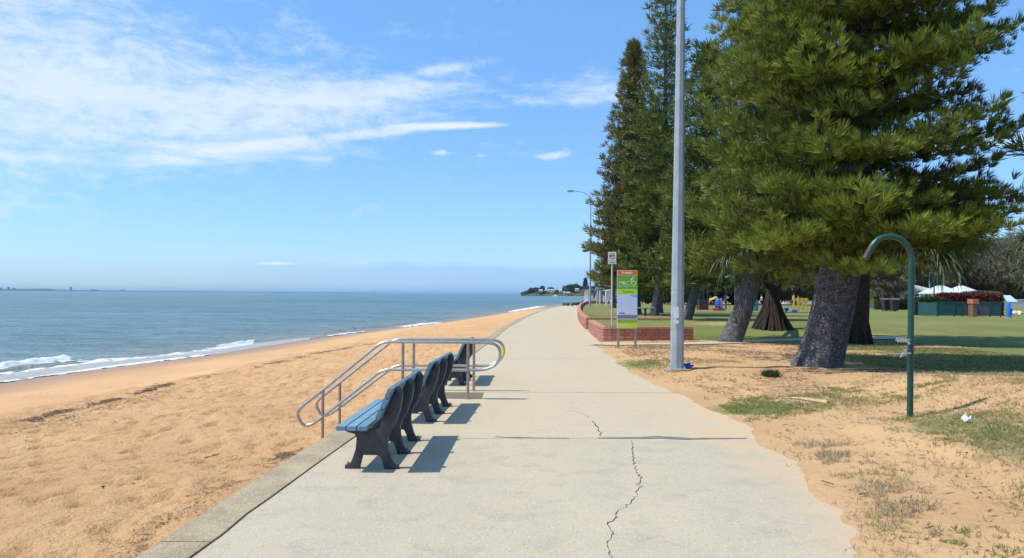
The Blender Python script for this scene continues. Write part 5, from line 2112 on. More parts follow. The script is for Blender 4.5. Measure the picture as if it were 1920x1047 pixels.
mb = MB(); mb.box((at(1864, 560, Y_)[0], Y_ + .13, at(0, 561, Y_)[2] - .1), (at(1878, 560, Y_)[0], Y_ + .3, at(0, 551, Y_)[2])); mb.build('panel', OR, t)

# ------------------------------------------------------------ playground
Yp = 76.0
XP = lambda px, Yq=Yp: at(px, 570, Yq)[0]
ZP = lambda py, Yq=Yp: at(1350, py, Yq)[2]
gz = 0.17
BLUE = simple('blue_plastic', (.06, .10, .55), .4)
LBLUE = simple('pale_blue_plastic', (.28, .34, .75), .4)
REDP = simple('red_plastic', (.55, .05, .05), .4)
YEL = simple('yellow_plastic', (.70, .48, .04), .4)
TEAL = simple('teal_plastic', (.02, .22, .32), .4)
t = thing('play_shell', 'blue egg shaped climbing shell with a red base and yellow roof edge in the playground', 'play equipment', (XP(1346), Yp, gz), 'playground pieces')
mb = MB(); mb.ball((XP(1346), Yp, (ZP(578) + ZP(559)) / 2), ((XP(1352) - XP(1340)) / 2, .35, (ZP(559) - ZP(578)) / 2), 16, 12); mb.build('shell', BLUE, t, smooth=True)
for i in range(4):
    z = ZP(563 + 3.5 * i)
    mb = MB(); mb.box((XP(1342), Yp - .42, z - .03), (XP(1350.5), Yp - .34, z + .03)); mb.build('rung', LBLUE, t)
mb = MB(); mb.box((XP(1336), Yp - .3, gz - .05), (XP(1358), Yp + .6, gz + .22), bev=.03); mb.build('base', REDP, t)
mb = MB(); mb.prism([(XP(1335), ZP(563)), (XP(1336), ZP(561)), (XP(1344.5), ZP(556.5)), (XP(1346), ZP(558)), (XP(1341), ZP(562))], 'y', Yp - .1, Yp + .9, bev=.01); mb.build('roof_edge', YEL, t)
t = thing('activity_board', 'small pale blue and purple play panel right of the blue climbing shell', 'play equipment', (XP(1356), Yp, gz), 'playground pieces')
mb = MB(); mb.prism([(XP(1353), ZP(578)), (XP(1353.5), ZP(568)), (XP(1356), ZP(565.5)), (XP(1358.5), ZP(568)), (XP(1358.5), ZP(578))], 'y', Yp + .62, Yp + .75, bev=.01); mb.build('panel', LBLUE, t)
mb = MB(); mb.box((XP(1352.5), Yp + .8, gz - .05), (XP(1359), Yp + 1.0, ZP(565))); mb.build('backing', M['dark'], t)
for i, px in enumerate((1312, 1319, 1327, 1342, 1361)):
    x = XP(px, 80)
    t = thing('play_upright', ['leftmost dark upright', 'second dark upright', 'third dark upright', 'fourth dark upright, behind the blue shell', 'last dark upright, right of the blue shell'][i] + ' of the playground roof frame', 'upright', (x, 80, gz), 'dark uprights of the playground roof')
    mb = MB(); mb.tube([(x, 80, gz - .2), (x, 80, at(0, 530, 80)[2])], .07, 8); mb.build('post', M['dark'], t)
    mb = MB(); mb.tube([(x, 80, gz - .05), (x, 80, gz + .1)], .14, 8); mb.build('foot', M['grey'], t)
t = thing('play_tower', 'dark play tower with reddish lower wall behind the person in orange', 'play equipment', (XP(1322, 79), 79, gz), 'playground pieces')
mb = MB(); mb.box((XP(1311, 79), 79, gz - .1), (XP(1328, 79), 80.0, ZP(569, 79))); mb.build('lower_wall', simple('maroon_board', (.09, .035, .03), .8), t)
mb = MB(); mb.box((XP(1311, 79), 79.1, ZP(569, 79) + .003), (XP(1328, 79), 79.9, ZP(562, 79))); mb.build('netting', simple('dark_green_net', (.02, .06, .05), .8), t)
t = thing('play_fence', 'yellow rail fence of the playground beside the nearest pine trunk', 'play fence', (XP(1500), Yp, gz), 'playground pieces')
for px in (1489, 1497, 1505, 1512):
    mb = MB(); mb.box((XP(px) - .08, Yp - .05, gz - .1), (XP(px) + .08, Yp + .05, ZP(558))); mb.build('picket', YEL, t)
mb = MB(); mb.box((XP(1487), Yp + .055, ZP(562)), (XP(1516), Yp + .12, ZP(558.5))); mb.build('rail', YEL, t)
t = thing('play_barrel', 'teal play barrel seen under the screw pine leaves', 'play equipment', (XP(1416), Yp, gz), 'playground pieces')
mb = MB(); mb.tube([(XP(1416), Yp, gz - .1), (XP(1416), Yp, gz + .7), (XP(1416), Yp, ZP(562))], [.28, .33, .25], 12); mb.build('barrel', TEAL, t, smooth=True)
mb = MB(); mb.tube([(XP(1416), Yp, gz + .6), (XP(1416), Yp, gz + .68)], .345, 12); mb.build('hoop', BLUE, t)
t = thing('spring_rider', 'low blue rocking seat on the grass right of the screw pine roots', 'play equipment', (XP(1476), Yp - 6, gz), 'playground pieces')
Yq = Yp - 6
mb = MB(); mb.box((XP(1471, Yq), Yq - .2, gz + .15), (XP(1478, Yq), Yq + .3, gz + .42), bev=.06); mb.build('seat', BLUE, t)
mb = MB(); mb.tube([(XP(1474, Yq), Yq, gz - .1), (XP(1474, Yq), Yq, gz + .15)], .07, 8); mb.build('spring', M['dark'], t)
t = thing('spring_rider', 'pale grey blue rocking seat right of the low blue one', 'play equipment', (XP(1489, Yq), Yq, gz), 'playground pieces')
mb = MB(); mb.box((XP(1484, Yq), Yq - .3, gz + .05), (XP(1494, Yq), Yq + .3, gz + .3), bev=.06); mb.build('seat', LBLUE, t)
mb = MB(); mb.tube([(XP(1489, Yq), Yq, gz - .1), (XP(1489, Yq), Yq, gz + .05)], .1, 8); mb.build('spring', M['dark'], t)

# ------------------------------------------------------------ people
def skin_body(name, joints, edges, radii, material, parent):
    me = bpy.data.meshes.new(name)
    me.from_pydata([tuple(j) for j in joints], edges, [])
    o_ = bpy.data.objects.new(name, me)
    C.objects.link(o_)
    md = o_.modifiers.new('skin', 'SKIN')
    sv = me.skin_vertices[0].data
    for i, r in enumerate(radii):
        rr = r if hasattr(r, '__len__') else (r, r)
        sv[i].radius = rr
    sv[0].use_root = True
    sb = o_.modifiers.new('sub', 'SUBSURF')
    sb.levels = sb.render_levels = 2
    bpy.context.view_layer.update()
    dg = bpy.context.evaluated_depsgraph_get()
    m2 = bpy.data.meshes.new_from_object(o_.evaluated_get(dg))
    bpy.data.objects.remove(o_)
    m2.materials.clear()
    m2.name = name
    o2 = link_mesh(name, m2, material, parent, True)
    return o2


SKIN = simple('skin', (.42, .24, .16), .6, .05)
HAIR = simple('dark_hair', (.03, .02, .015), .7, .1)


def person(label, px, py, hpx, shirt, shorts, bend=0.0, arm=0.4, turn=0.0, group='people in the playground'):
    g_ = G(px, py)
    hgt = hpx / 1464.0 * g_[1]
    s = hgt / 1.72 / (1 - .25 * bend)
    t_ = thing('person', label, 'person', g_, group)
    cb, sb_ = math.cos(bend), math.sin(bend)
    hip = np.array([0, 0, .90])

    def up_(h, x=0, y=0):
        return hip + np.array([x + sb_ * h, y, cb * h])
    neck, head = up_(.56), up_(.70, .02)
    J = [hip, up_(.25), up_(.48), neck, up_(.62, .01), head,
         up_(.47, 0, .19), up_(.47, 0, .19) + np.array([.08 + arm * .1, .05, -.26]), up_(.47, 0, .19) + np.array([.2 + arm * .25, .02, -.44]), up_(.47, 0, .19) + np.array([.24 + arm * .3, .02, -.52]),
         up_(.47, 0, -.19), up_(.47, 0, -.19) + np.array([-.02 + arm * .12, -.05, -.27]), up_(.47, 0, -.19) + np.array([.1 + arm * .2, -.03, -.48]), up_(.47, 0, -.19) + np.array([.13 + arm * .2, -.03, -.56]),
         np.array([0, .10, .84]), np.array([.06, .12, .47]), np.array([-.02, .12, .09]), np.array([.12, .13, .04]),
         np.array([0, -.10, .84]), np.array([.0, -.12, .47]), np.array([-.08, -.12, .09]), np.array([.06, -.13, .04])]
    E = [(0, 1), (1, 2), (2, 3), (3, 4), (4, 5), (2, 6), (6, 7), (7, 8), (8, 9), (2, 10), (10, 11), (11, 12), (12, 13), (0, 14), (14, 15), (15, 16), (16, 17), (0, 18), (18, 19), (19, 20), (20, 21)]
    Rr = [(.14, .11), (.13, .10), (.15, .10), .06, .075, .10, .06, .048, .036, .045, .06, .048, .036, .045, .085, .06, .042, .045, .085, .06, .042, .045]
    ct, st_ = math.cos(turn), math.sin(turn)

    def tr(v):
        v = np.array(v) * s
        return (v[0] * ct - v[1] * st_, v[0] * st_ + v[1] * ct, v[2])
    b_ = skin_body('body', [tr(j) for j in J], E, [tuple(np.array(r if hasattr(r, '__len__') else (r, r)) * s) for r in Rr], SKIN, t_)
    J2 = [J[0] + np.array([0, 0, .02]), J[1], J[2], J[6], J[6] * .45 + J[7] * .55, J[10], J[10] * .45 + J[11] * .55]
    skin_body('shirt', [tr(j) for j in J2], [(0, 1), (1, 2), (2, 3), (3, 4), (2, 5), (5, 6)], [tuple(np.array(r) * s) for r in ((.165, .13), (.155, .125), (.16, .12), (.08, .08), (.065, .065), (.08, .08), (.065, .065))], shirt, t_)
    J3 = [J[0] + np.array([0, 0, -.01]), J[14], J[15] + np.array([0, 0, .05]), J[18], J[19] + np.array([0, 0, .05])]
    skin_body('shorts', [tr(j) for j in J3], [(0, 1), (1, 2), (0, 3), (3, 4)], [tuple(np.array(r) * s) for r in ((.155, .125), (.11, .11), (.09, .09), (.11, .11), (.09, .09))], shorts, t_)
    mb_ = MB()
    hp = np.array(tr(J[5]))
    mb_.ball((hp[0] - .02 * s, hp[1], hp[2] + .03 * s), (.115 * s, .108 * s, .115 * s), 12, 8)
    hr = mb_.build('hair', HAIR, t_, smooth=True, world=False)
    return t_


CO = simple('orange_shirt', (.80, .30, .17), .85)
CR = simple('crimson_shirt', (.45, .04, .09), .85)
CK = simple('black_clothes', (.02, .02, .025), .85)
CB_ = simple('brown_shorts', (.16, .07, .04), .85)
CW = simple('white_shirt', (.70, .70, .70), .85)
CG = simple('teal_shirt', (.02, .28, .25), .85)
CY = simple('yellow_shirt', (.65, .50, .08), .85)
CP = simple('violet_shirt', (.16, .12, .35), .85)
person('person in an orange shirt and brown shorts leaning over beside the blue climbing shell', 1330, 581.5, 25, CO, CB_, .25, .6)
person('person in a crimson top and dark shorts standing behind the small crooked pine trunk', 1306, 581, 25, CR, CK, .2, .5)
person('person in black with a white cap brim standing right of the pale blue play panel', 1361, 580, 25, CK, CK, .1, .3, 2.8)
person('person in a white shirt standing under the screw pine leaves near the teal barrel', 1413, 580, 28, CW, CK, .1, .4)
person('person in white shirt and dark trousers, right of the teal barrel', 1428, 579, 27, CW, CK, .0, .3, 3)
person('person in a teal shirt close to the left side of the screw pine trunk', 1441, 577, 27, CG, CK, .15, .4)
person('person in a yellow shirt beside the yellow playground fence', 1487, 578, 27, CY, CB_, .1, .4)
person('person in a violet shirt between the yellow shirt and the yellow fence', 1497, 577, 24, CP, TEAL, .0, .4, 3)
person('dark clothed person walking far off between the brown screw pine trunk and the bins', 1649, 576, 22, CK, CK, .0, .4)
person('person in blue standing on the lawn behind the bicycle sign, only an edge showing', 1156, 577, 22, simple('blue_shirt', (.05, .12, .3), .85), CK, .0, .3)

# ------------------------------------------------------------ far end of the path: white tents, feather flag, ramp, shelter
Yt = 112
XT = lambda px, Yq=Yt: at(px, 560, Yq)[0]
ZT = lambda py, Yq=Yt: at(1150, py, Yq)[2]
t = thing('market_tent', 'large plain white tent wall beyond the feather flag, behind the no dogs sign pole', 'tent', (XT(1150), Yt, .2))
mb = MB(); mb.box((XT(1135), Yt, ZT(560)), (XT(1154), Yt + .3, ZT(545))); mb.build('wall_sheet', M['white'], t)
mb = MB(); mb.box((XT(1155), Yt + .4, ZT(560.5)), (XT(1166), Yt + .7, ZT(546))); mb.build('wall_sheet', M['white'], t)
mb = MB(); mb.prism([(XT(1134.5), ZT(545) + .01), (XT(1166.5), ZT(546) + .12), (XT(1150), ZT(543))], 'y', Yt - .3, Yt + 5, bev=.01); mb.build('roof', M['white'], t)
for px in (1136, 1145, 1154, 1165):
    mb = MB(); mb.tube([(XT(px), Yt - .1, -.2), (XT(px), Yt - .1, ZT(546))], .08, 6); mb.build('leg', M['white'], t)
Ys = 165
t = thing('shelter', 'pale posted picnic shelter at the far bend of the path, left of the feather flag', 'shelter', (XT(1101, Ys), Ys, 0))
mb = MB(); mb.prism([(XT(1092, Ys), ZT(545.5, Ys)), (XT(1130, Ys), ZT(542.5, Ys)), (XT(1130, Ys), ZT(541, Ys)), (XT(1091, Ys), ZT(544.3, Ys))], 'y', Ys - 3, Ys + 3, bev=.02); mb.build('roof', M['grey'], t)
for px in (1095.5, 1099, 1112, 1122, 1129):
    mb = MB(); mb.box((XT(px, Ys) - .15, Ys - 2.8, -.3), (XT(px, Ys) + .15, Ys - 2.5, ZT(545, Ys))); mb.build('post', M['white'], t)
mb = MB(); mb.box((XT(1121, Ys), Ys - 2, -.3), (XT(1134, Ys), Ys + 2, ZT(546, Ys))); mb.build('rear_wall', simple('blue_grey_wall', (.26, .31, .38), .7), t)
g = G(1113, 566.5)
t = thing('feather_flag', 'tall dark blue feather flag hanging from a thin pole beside the far lamp post', 'flag', g)
Yf = g[1]
mb = MB(); mb.tube([g + np.array([0, 0, -.1]), at(1113.5, 540, Yf), at(1116, 515, Yf), at(1119, 512, Yf)], .05, 6); mb.build('pole', M['dark'], t)
mb = MB()
fl = [(1113, 562), (1114.5, 545), (1118, 516), (1120.5, 516), (1119.5, 530), (1117.5, 545), (1115, 560)]
mb.prism([(at(a, b, Yf)[0], at(a, b, Yf)[2]) for a, b in fl], 'y', Yf - .06, Yf - .03); mb.build('banner', simple('navy_flag', (.03, .035, .10), .8, .3, 2), t)
mb = MB(); mb.prism([(at(a, b, Yf)[0], at(a, b, Yf)[2]) for a, b in [(1115.5, 545), (1118.7, 520), (1119.6, 521), (1117, 546)]], 'y', Yf - .075, Yf - .062); mb.build('stripe', simple('pink_stripe', (.6, .35, .42), .8), t)
for lab, px, py, pyt in [('short timber post on the lawn right of the double lamp post', 1118.5, 574.5, 553), ('thin timber post just left of the farther lamp post', 1124.5, 570, 548)]:
    g_ = G(px, py)
    t = thing('timber_post', lab, 'post', g_, 'timber posts on the raised lawn')
    mb = MB(); mb.tube([g_ + np.array([0, 0, -.1]), at(px, pyt, g_[1])], .07, 7); mb.build('shaft', M['cream'], t)
    mb = MB(); mb.tube([at(px, pyt, g_[1]), at(px, pyt - .8, g_[1])], [.09, .02], 7); mb.build('cap', M['grey'], t)
# timber groyne and walkway reaching onto the beach at the bend
q0, q1 = P(1062, 568.5, .2), P(1098, 566.5, .2)
t = thing('jetty', 'dark timber walkway reaching out over the beach at the far bend', 'jetty', (q0[0], q0[1], 0))
mb = MB(); mb.box((q0[0], q0[1], .15), (q1[0] + 6, q0[1] + 1.6, .32)); mb.build('deck', simple('dark_deck', (.07, .05, .045), .9), t)
for i in range(7):
    x = q0[0] + .3 + i * 1.1
    mb = MB(); mb.box((x, q0[1] - .05, -1.6), (x + .25, q0[1] - .003, .6)); mb.build('pile', simple('dark_pile', (.05, .04, .035), .9), t)
mb = MB(); mb.box((q0[0] - .3, q0[1] + .02, -.9), (q0[0] + 2.2, q0[1] + 1.5, .148)); mb.build('abutment', M['dark'], t)
for k, (px0, py0, px1, py1) in enumerate([(1062, 571, 1070, 564.5), (1089, 571.5, 1097, 565), (1096, 571, 1103, 566)]):
    a, b = P(px0, py0, 0), at(px1, py1, P(px0, py0, 0)[1])
    t = thing('ramp_rail', ['pale sloping ramp rail left of the far benches', 'pale sloping ramp rail right of the far benches', 'last pale sloping ramp rail, against the double lamp post'][k], 'ramp rail', a, 'sloping ramp rails at the far bend')
    mb = MB(); mb.tube([a, b], .11, 6); mb.build('rail', M['cream'], t)
    mb = MB(); mb.tube([(b[0], b[1], -.4), (b[0], b[1], b[2])], .08, 6); mb.build('post', M['cream'], t)

# ------------------------------------------------------------ headland across the bay
HY = 1010.0
def HP(px, py, Y_=HY):
    return at(px, py, Y_)
prof_h = [(978, 555), (986, 552), (1000, 548), (1015, 546.5), (1035, 547), (1055, 546), (1075, 543.5), (1095, 543), (1120, 542), (1160, 542), (1230, 543)]
vs, fs = [], []
n = 60
for i in range(n):
    px = 976 + (1240 - 976) * i / (n - 1)
    top = HP(px, np.interp(px, [a for a, b in prof_h], [b for a, b in prof_h]) + .8 * math.sin(i * 1.7))[2]
    for dy, f in ((0, 0), (6, .35), (22, .75), (60, 1.0), (200, 1.0), (420, 0.3)):
        x = HP(px, 550)[0] * (HY + dy) / HY
        vs.append((x, HY + dy + 6 * math.sin(i * .9), ZW - .5 + max(0.2, top - ZW + .5) * f))
for i in range(n - 1):
    for k in range(5):
        fs.append((6 * i + k, 6 * (i + 1) + k, 6 * (i + 1) + k + 1, 6 * i + k + 1))
hm, t_, b_ = new_mat('headland_ground')
nn = t_.noise(pos(t_), .06, 5, .7)
t_.put(b_.inputs['Base Color'], t_.mix(t_.smooth(nn, .42, .6), (.040, .055, .03), (.085, .085, .045)))
b_.inputs['Roughness'].default_value = .95
o = MB().add(vs, fs).build('headland', hm, None, smooth=True)
setp(o, kind='structure')
rr_ = random.Random(3)
# each tree on the headland is a small crown with its trunk; copied a few kinds over
def far_tree(name, label, px, pyb, pyt, wpx, seed, conical=False, Y_=None, n=360):
    wpx = wpx * (1.0 if conical else 1.35)
    Y_ = Y_ or HY + 30 + rr_.uniform(-12, 25)
    b0_, t0_ = at(px, pyb, Y_), at(px, pyt, Y_)
    H_ = t0_[2] - b0_[2]
    R_f = wpx / F_PX * Y_ / 2
    rng = np.random.default_rng(seed)
    t_ = thing(name, label, 'tree', b0_, 'trees on the headland')
    d = norm(rng.normal(size=(n, 3)))
    if conical:
        u = rng.random(n)
        a = rng.random(n) * 6.28
        rad = R_f * (1 - u) * rng.uniform(.5, 1, n)
        p_ = b0_ + np.stack([rad * np.cos(a), rad * np.sin(a), H_ * (.1 + .9 * u)], -1)
    else:
        p_ = b0_ + np.array([0, 0, H_ * .5]) + d * np.array([R_f, R_f, H_ * .5]) * (rng.uniform(.55, 1, (n, 1))) * (1 + .3 * (fbm(d[:, 0] * 3 + seed, d[:, 2] * 3, 2, seed)[:, None] - .3))
    V, T, A = cords(p_, d, 4, H_ * .16, H_ * .07, .9, .1, rng, np.clip(.5 + .3 * rng.normal(size=n), 0, 1))
    np_mesh('crown', V, 3, T, M['far_tree'], t_, False, {'tone': A})
    mb_ = MB()
    mb_.tube([b0_ - np.array([0, 0, 1.5]), b0_ + np.array([0, 0, H_ * .7])], [H_ * .03, H_ * .012], 5)
    mb_.build('trunk', M['bark2'], t_)
ft = [(984, 555, 547.5, 12), (991, 554, 545.5, 12), (997, 554, 541, 10), (1005, 554, 540, 12), (1011, 553, 543, 10), (1018, 554, 545.5, 12), (1027, 554.5, 545.5, 12), (1036, 554, 545.5, 12), (1045, 555, 545, 12), (1053, 554.5, 545, 12),
      (1033, 546, 539, 9), (1017, 545, 536.5, 6), (1012, 546, 540.5, 6), (1063, 548, 536, 13), (1060, 555, 547.5, 10), (1071, 547, 534, 13), (1079, 548, 533.5, 13), (1085, 547, 536, 10), (1070, 556, 549, 13), (1081, 555, 546, 12),
      (1090, 552, 541, 13), (1092, 546, 538, 10), (1100, 550, 537, 13), (1109, 552, 538, 14), (1102, 556, 546, 12), (1118, 552, 537, 14), (1128, 552, 536, 14), (1138, 552, 537, 14), (1148, 552, 538, 14)]
where = ['on the headland tip at the waterline', 'second from the headland tip', 'standing taller near the headland tip', 'broad and tall near the headland tip', 'fourth of the dense group at the tip', 'below the first white roof',
         'below the long white roof, left', 'below the long white roof, right', 'right of the slipway', 'dark, below the middle houses', 'flat topped behind the long white roof', 'tall and single behind the first white roof', 'small, left of the tall single tree',
         'left crown of the high group', 'low, between the middle houses', 'second crown of the high group', 'highest crown of the high group', 'right crown of the high group', 'low, above the far beach', 'dark, below the upper right houses',
         'below the tall far pine', 'small, left of the tall far pine', 'right of the tall far pine', 'behind the double lamp post', 'low, left of the double lamp post', 'behind the feather flag', 'right of the feather flag', 'behind the white tent', 'behind the no dogs sign pole']
for i, (px, pb, pt_, w) in enumerate(ft):
    far_tree('far_tree', 'small far tree on the headland, ' + where[i], px, pb, pt_, w, 300 + i)
far_tree('far_pine', 'tall dark conical pine standing up over the headland left of the double lamp post', 1097.5, 547, 523, 9, 350, True, n=420)
hs_ = [(1014, 544.5, 8, 2.2, 'first white roof above the headland tip'), (1033, 544.3, 14, 2.2, 'long low white house on the headland'), (1034, 548.5, 6, 2, 'small pale house below the long white one'), (1051, 545, 5, 2.2, 'small white gabled house in the middle of the headland'),
       (1058, 548.5, 6, 2.5, 'pale house low in the middle of the headland'), (1065.5, 549, 8, 3.2, 'bright white two level house on the headland slope'), (1082, 542.5, 7, 2.6, 'white house high on the headland under the crowns'), (1072, 553, 5, 1.6, 'low pale house by the far beach')]
for px, py, w, h, lab in hs_:
    Y_ = HY + 12
    c_ = at(px, py, Y_)
    W_, H_ = w / F_PX * Y_, h / F_PX * Y_
    t = thing('house', lab, 'house', (c_[0], Y_, c_[2] - H_), 'houses on the headland')
    mb = MB(); mb.box((c_[0] - W_ / 2, Y_, c_[2] - H_ - 1), (c_[0] + W_ / 2, Y_ + 6, c_[2])); mb.build('walls', M['cream'], t)
    mb = MB(); mb.add([(c_[0] - W_ / 2 - .4, Y_ - .5, c_[2] + .01), (c_[0] + W_ / 2 + .4, Y_ - .5, c_[2] + .01), (c_[0] + W_ / 2 + .4, Y_ + 6.5, c_[2] + .01), (c_[0] - W_ / 2 - .4, Y_ + 6.5, c_[2] + .01), (c_[0] - W_ / 3, Y_ + 3, c_[2] + 1.0), (c_[0] + W_ / 3, Y_ + 3, c_[2] + 1.0)],
                      [(0, 1, 5, 4), (2, 3, 4, 5), (0, 4, 3), (1, 2, 5), (0, 3, 2, 1)]); mb.build('roof', M['roof'], t)
    for k in range(2):
        x = c_[0] + (k - .5) * W_ * .45
        mb = MB(); mb.box((x - W_ * .12, Y_ - .08, c_[2] - H_ * .75), (x + W_ * .12, Y_ + .02, c_[2] - H_ * .3)); mb.build('window', M['glass'], t)
# moored yacht off the headland
c_ = at(1041, 554.5, 900)
t = thing('yacht', 'small white boat lying off the headland', 'boat', (c_[0], 900, ZW))
mb = MB(); mb.prism([(c_[0] - 4, ZW + 1.1), (c_[0] + 3.5, ZW + 1.1), (c_[0] + 2.8, ZW - .2), (c_[0] - 2.8, ZW - .2)], 'y', 899, 901, bev=.1); mb.build('hull', M['white'], t)
mb = MB(); mb.box((c_[0] - 1.2, 899.4, ZW + 1.102), (c_[0] + 1.3, 900.6, ZW + 2.3), bev=.1); mb.build('cabin', M['white'], t)

# ------------------------------------------------------------ low shore and port on the horizon
def far_strip(label, pts, Y_, name='far_shore'):
    mb_ = MB()
    vs_, fs_ = [], []
    for i, (px, h) in enumerate(pts):
        x = at(px, 548, Y_)[0]
        z = ZW + h / F_PX * Y_
        vs_ += [(x, Y_, ZW - 5), (x, Y_, z), (x, Y_ + 300, z * .9), (x, Y_ + 500, ZW - 5)]
    for i in range(len(pts) - 1):
        for k in range(3):
            fs_.append((4 * i + k, 4 * i + 4 + k, 4 * i + 5 + k, 4 * i + 1 + k))
    mb_.add(vs_, fs_)
    return setp(mb_.build(name, FARM, None, smooth=False), kind='structure')


FARM = simple('hazed_shore_scrub', (.20, .25, .27), .95, .1, .01)  # scrub tone paled and blued: distance haze put into the colour
DS = 7000.0
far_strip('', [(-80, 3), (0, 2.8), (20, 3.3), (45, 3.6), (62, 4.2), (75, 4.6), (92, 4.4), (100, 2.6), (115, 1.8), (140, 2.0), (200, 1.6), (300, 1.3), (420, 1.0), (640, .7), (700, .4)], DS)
def port(label, parts, px):
    x0_ = at(px, 545, DS)[0]
    t_ = thing('port_crane' if 'crane' in label else 'port_building', label, 'crane' if 'crane' in label else 'building', (x0_, DS - 30, ZW), 'port skyline on the horizon')
    k = DS / F_PX
    for nm, a, b, z0_, z1_ in parts:
        mb_ = MB()
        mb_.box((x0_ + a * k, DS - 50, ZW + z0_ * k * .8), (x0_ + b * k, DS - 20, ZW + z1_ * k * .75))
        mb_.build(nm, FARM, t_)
port('leftmost crane on the horizon at the picture edge', [('tower', -.5, .5, 2, 17), ('base', -1.2, 1.2, 0, 2)], .8)
port('second crane on the horizon with a short boom', [('tower', -.6, .6, 2, 7), ('boom', -3, 2.5, 7, 8.2)], 6)
port('third crane on the horizon with raised mast', [('tower', -.5, .5, 2, 10), ('boom', -2.5, 2, 6.5, 7.5)], 20.5)
port('fourth crane on the horizon with slanting boom', [('tower', -.5, .5, 2, 7.5), ('boom', -1.5, 2, 6, 7)], 31)
port('single thin tower on the horizon right of the low island', [('shaft', -.35, .35, 1, 11), ('foot', -1.2, 1.2, 0, 3)], 137)
port('long block of sheds on the horizon', [('shed', -5, 5, 1, 5), ('shed', 5.02, 9, 1, 3.6)], 178)
port('small pair of sheds on the horizon near a quarter across', [('shed', -1.5, .3, 1, 4.2), ('shed', 1, 3, 1, 4)], 233)

# ------------------------------------------------------------ ground cover that nobody could count
def scatter_blades(name, pts, lens, width, spread, mat, seed, k=5, zf=None):
    rng = np.random.default_rng(seed)
    n = len(pts)
    d = np.repeat(np.array([[0, 0, 1.0]]), n, 0)
    L = np.repeat(lens, k)
    V, T, A = cords(pts, d, k, 1.0, 1.0, spread, .3, rng, rng.random(n))
    # rescale each blade about its root
    V = V.reshape(-1, 5, 3)
    root = np.repeat(pts, k, 0)[:, None, :]
    ww = V - root
    V = root + ww * L[:, None, None]
    ctr = V.mean(axis=1, keepdims=True)
    # width: the strip was made 1 m wide, squeeze it across its axis
    ax = norm(V[:, 4:5] - (V[:, 0:1] + V[:, 1:2]) / 2)
    base = (V[:, 0:1] + V[:, 1:2]) / 2
    rel = V - base
    along = (rel * ax).sum(-1, keepdims=True) * ax
    V = base + along + (rel - along) * (width / (.75 * L))[:, None, None]
    o_ = np_mesh(name, V.reshape(-1, 3), 3, T, M[mat], None, False, {'tone': A})
    return setp(o_, kind='stuff')


def sample(n, x0, x1, y0, y1, densf, seed):
    rng = np.random.default_rng(seed)
    x = rng.uniform(x0, x1, n)
    y = rng.uniform(y0, y1, n)
    p_ = densf(x, y)
    k = rng.random(n) < p_
    x, y = x[k], y[k]
    return np.stack([x, y, park_full(x, y)], -1)


def dens_green(x, y):
    g_ = grass_f(x, y)
    d = sdist(x, y, EDGE_R)
    n = fbm(x * 2.2, y * 2.2, 4, 71)
    return np.clip(sstep(g_ * .9 + 1.5 * (n - .5), -.05, .85), 0, 1) * (d > .05) * (1 - .45 * (y < 10.2)) * (.25 + .75 * sstep(fbm(x * 7, y * 7, 2, 93), .42, .6))


pts = sample(230000, 2.6, 10, 4.6, 13.5, dens_green, 1)
print('blades near', len(pts))
scatter_blades('grass', pts, np.random.default_rng(2).uniform(.015, .05, len(pts)), .0034, 1.2, 'grass', 3, 6)
pts = sample(60000, 2.8, 13, 13.5, 30, lambda x, y: dens_green(x, y) * .9, 4)
print('blades mid', len(pts))
scatter_blades('grass', pts, np.random.default_rng(5).uniform(.025, .06, len(pts)), .007, 1.2, 'grass', 6, 4)
# brown dead runners along the eroded bank
line_d = [G(a, b)[:2] for a, b in [(1520, 845), (1570, 835), (1560, 862), (1620, 880), (1640, 905), (1680, 925), (1700, 960), (1722, 985), (1738, 1020), (1745, 1060)]]
rng = np.random.default_rng(9)
ld = np.array(resample(line_d, .03))
pp = ld[rng.integers(0, len(ld), 2800)] + rng.normal(size=(2800, 2)) * np.array([.17, .20])
keepm = fbm(pp[:, 0] * 4, pp[:, 1] * 4, 3, 5) > .48
pp = pp[keepm]
pts = np.stack([pp[:, 0], pp[:, 1], park_full(pp[:, 0], pp[:, 1])], -1)
scatter_blades('dry_grass', pts, rng.uniform(.02, .075, len(pts)), .0032, 1.9, 'drygrass', 10, 7)
pts = sample(30000, 2.8, 10, 4.6, 14, lambda x, y: .5 * (fbm(x * 1.5, y * 1.5, 3, 8) > .5) * (sdist(x, y, EDGE_R) > 1.0), 11)
scatter_blades('dry_grass', pts, rng.uniform(.02, .06, len(pts)), .004, 1.8, 'drygrass', 12, 4)


def twigs(name, xy, zf, lens, w, mat, seed, lift=.006):
    rng_ = np.random.default_rng(seed)
    n = len(xy)
    a = rng_.random(n) * 6.283
    d = np.stack([np.cos(a), np.sin(a) * .8, rng_.uniform(-.05, .12, n)], -1)
    c_ = np.stack([xy[:, 0], xy[:, 1], zf(xy[:, 0], xy[:, 1]) + lift], -1)
    s = np.stack([-np.sin(a), np.cos(a), 0 * a], -1)
    L = lens[:, None]
    ww = w * rng_.uniform(.5, 1.4, n)[:, None]
    V = np.stack([c_ - d * L / 2, c_ + s * ww + np.array([0, 0, .004]), c_ - s * ww, c_ + d * L / 2 + np.array([0, 0, 1]) * L * .08], 1).reshape(-1, 3)
    b = np.arange(n)[:, None] * 4
    T = np.concatenate([b + np.array([0, 2, 1]), b + np.array([1, 2, 3])], 1).reshape(-1, 3)
    o_ = np_mesh(name, V, 3, T, M[mat], None, False, {'tone': np.repeat(rng_.random(n), 4)})
    return setp(o_, kind='stuff')


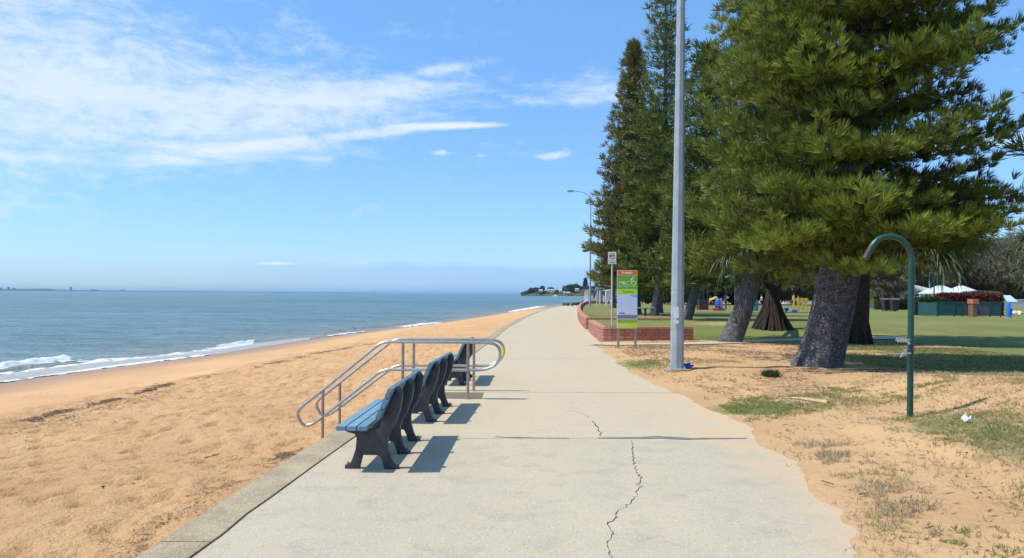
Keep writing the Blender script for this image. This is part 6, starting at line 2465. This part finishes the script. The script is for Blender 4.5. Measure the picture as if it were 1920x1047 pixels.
rng = np.random.default_rng(20)
xy = rng.uniform((2.8, 4.6), (14, 28), (110000, 2))
dd_ = sdist(xy[:, 0], xy[:, 1], EDGE_R)
k_ = (dd_ > .4) & (rng.random(len(xy)) < .09 + .75 * sstep(fbm(xy[:, 0] * .8, xy[:, 1] * .8, 3, 3), .45, .6) * sstep(xy[:, 1], 11, 15))
xy = xy[k_]
twigs('leaf_litter', xy, park_full, rng.uniform(.02, .14, len(xy)), .005, 'litter', 21)
# seaweed line on the beach
def weedline(px, n, sx, sy, seed, w=.012, lens=(.04, .25), thr=.45):
    rng_ = np.random.default_rng(seed)
    l_ = np.array(resample([B(a, b)[:2] for a, b in px], .05))
    q = l_[rng_.integers(0, len(l_), n)]
    q = q + rng_.normal(size=(n, 2)) * np.array([sx, sy])
    q = q[fbm(q[:, 0] * 1.1, q[:, 1] * 1.1, 3, seed) > thr]
    twigs('seaweed', q, beach_h, rng_.uniform(*lens, len(q)), w, 'weed', seed + 1, .012)
weedline([(20, 803), (50, 790), (100, 776), (160, 764), (215, 750), (250, 742), (300, 727), (320, 718)], 5000, .13, .20, 31, .008, (.03, .16), .44)
weedline([(320, 718), (380, 708), (430, 698), (500, 684), (560, 672), (610, 660), (700, 645)], 4500, .15, .28, 33, .008, (.03, .16), .47)
weedline([(0, 812), (60, 795), (200, 760), (320, 730)], 2500, .7, .6, 35, .010, (.03, .12), .50)
weedline([(240, 1045), (268, 1020), (300, 985), (340, 960), (380, 925), (425, 915), (470, 885), (520, 858), (560, 850)], 1500, .09, .18, 37, .0035, (.02, .08), .46)
weedline([(525, 862), (555, 848)], 500, .08, .14, 41, .006, (.02, .1), .3)
rng = np.random.default_rng(50)
xy = rng.uniform((-14, 4.5), (-1.5, 24), (16000, 2))
k_ = (sdist(xy[:, 0], xy[:, 1], EDGE_L) < -.1) & (fbm(xy[:, 0] * .7, xy[:, 1] * .7, 3, 9) > .47) & (sdist(xy[:, 0], xy[:, 1], SHORE) > 4)
xy = xy[k_][:2600]
twigs('beach_debris', xy, beach_h, rng.uniform(.015, .07, len(xy)), .005, 'weed', 51)
# small green weed tuft on the sand
g = G(1445, 706)
n = 160
rng = np.random.default_rng(60)
pts = g + rng.normal(size=(n, 3)) * np.array([.07, .07, 0]) + np.array([0, 0, .0])
V, T, A = cords(pts, np.repeat([[0, 0, 1.0]], n, 0), 5, .12, .012, .9, .3, rng, rng.random(n))
o = np_mesh('weed_tuft', V, 3, T, M['hedge'], None, False, {'tone': A})
setp(o, 'small bright green weed tuft alone on the sand between lamp pole and big pine', 'weed')

# ------------------------------------------------------------ sea air
hz = bpy.data.materials.new('sea_haze')
hz.use_nodes = True
hn = hz.node_tree.nodes
hn.clear()
pv = hn.new('ShaderNodeVolumePrincipled')
pv.inputs['Color'].default_value = (0.55, 0.80, 1.0, 1)
pv.inputs['Density'].default_value = 0.00006
pv.inputs['Anisotropy'].default_value = 0.2
ho = hn.new('ShaderNodeOutputMaterial')
hz.node_tree.links.new(pv.outputs[0], ho.inputs['Volume'])
mb = MB()
mb.box((-42000, -6000, -9), (16000, 52000, 60))
setp(mb.build('haze', hz), kind='stuff')
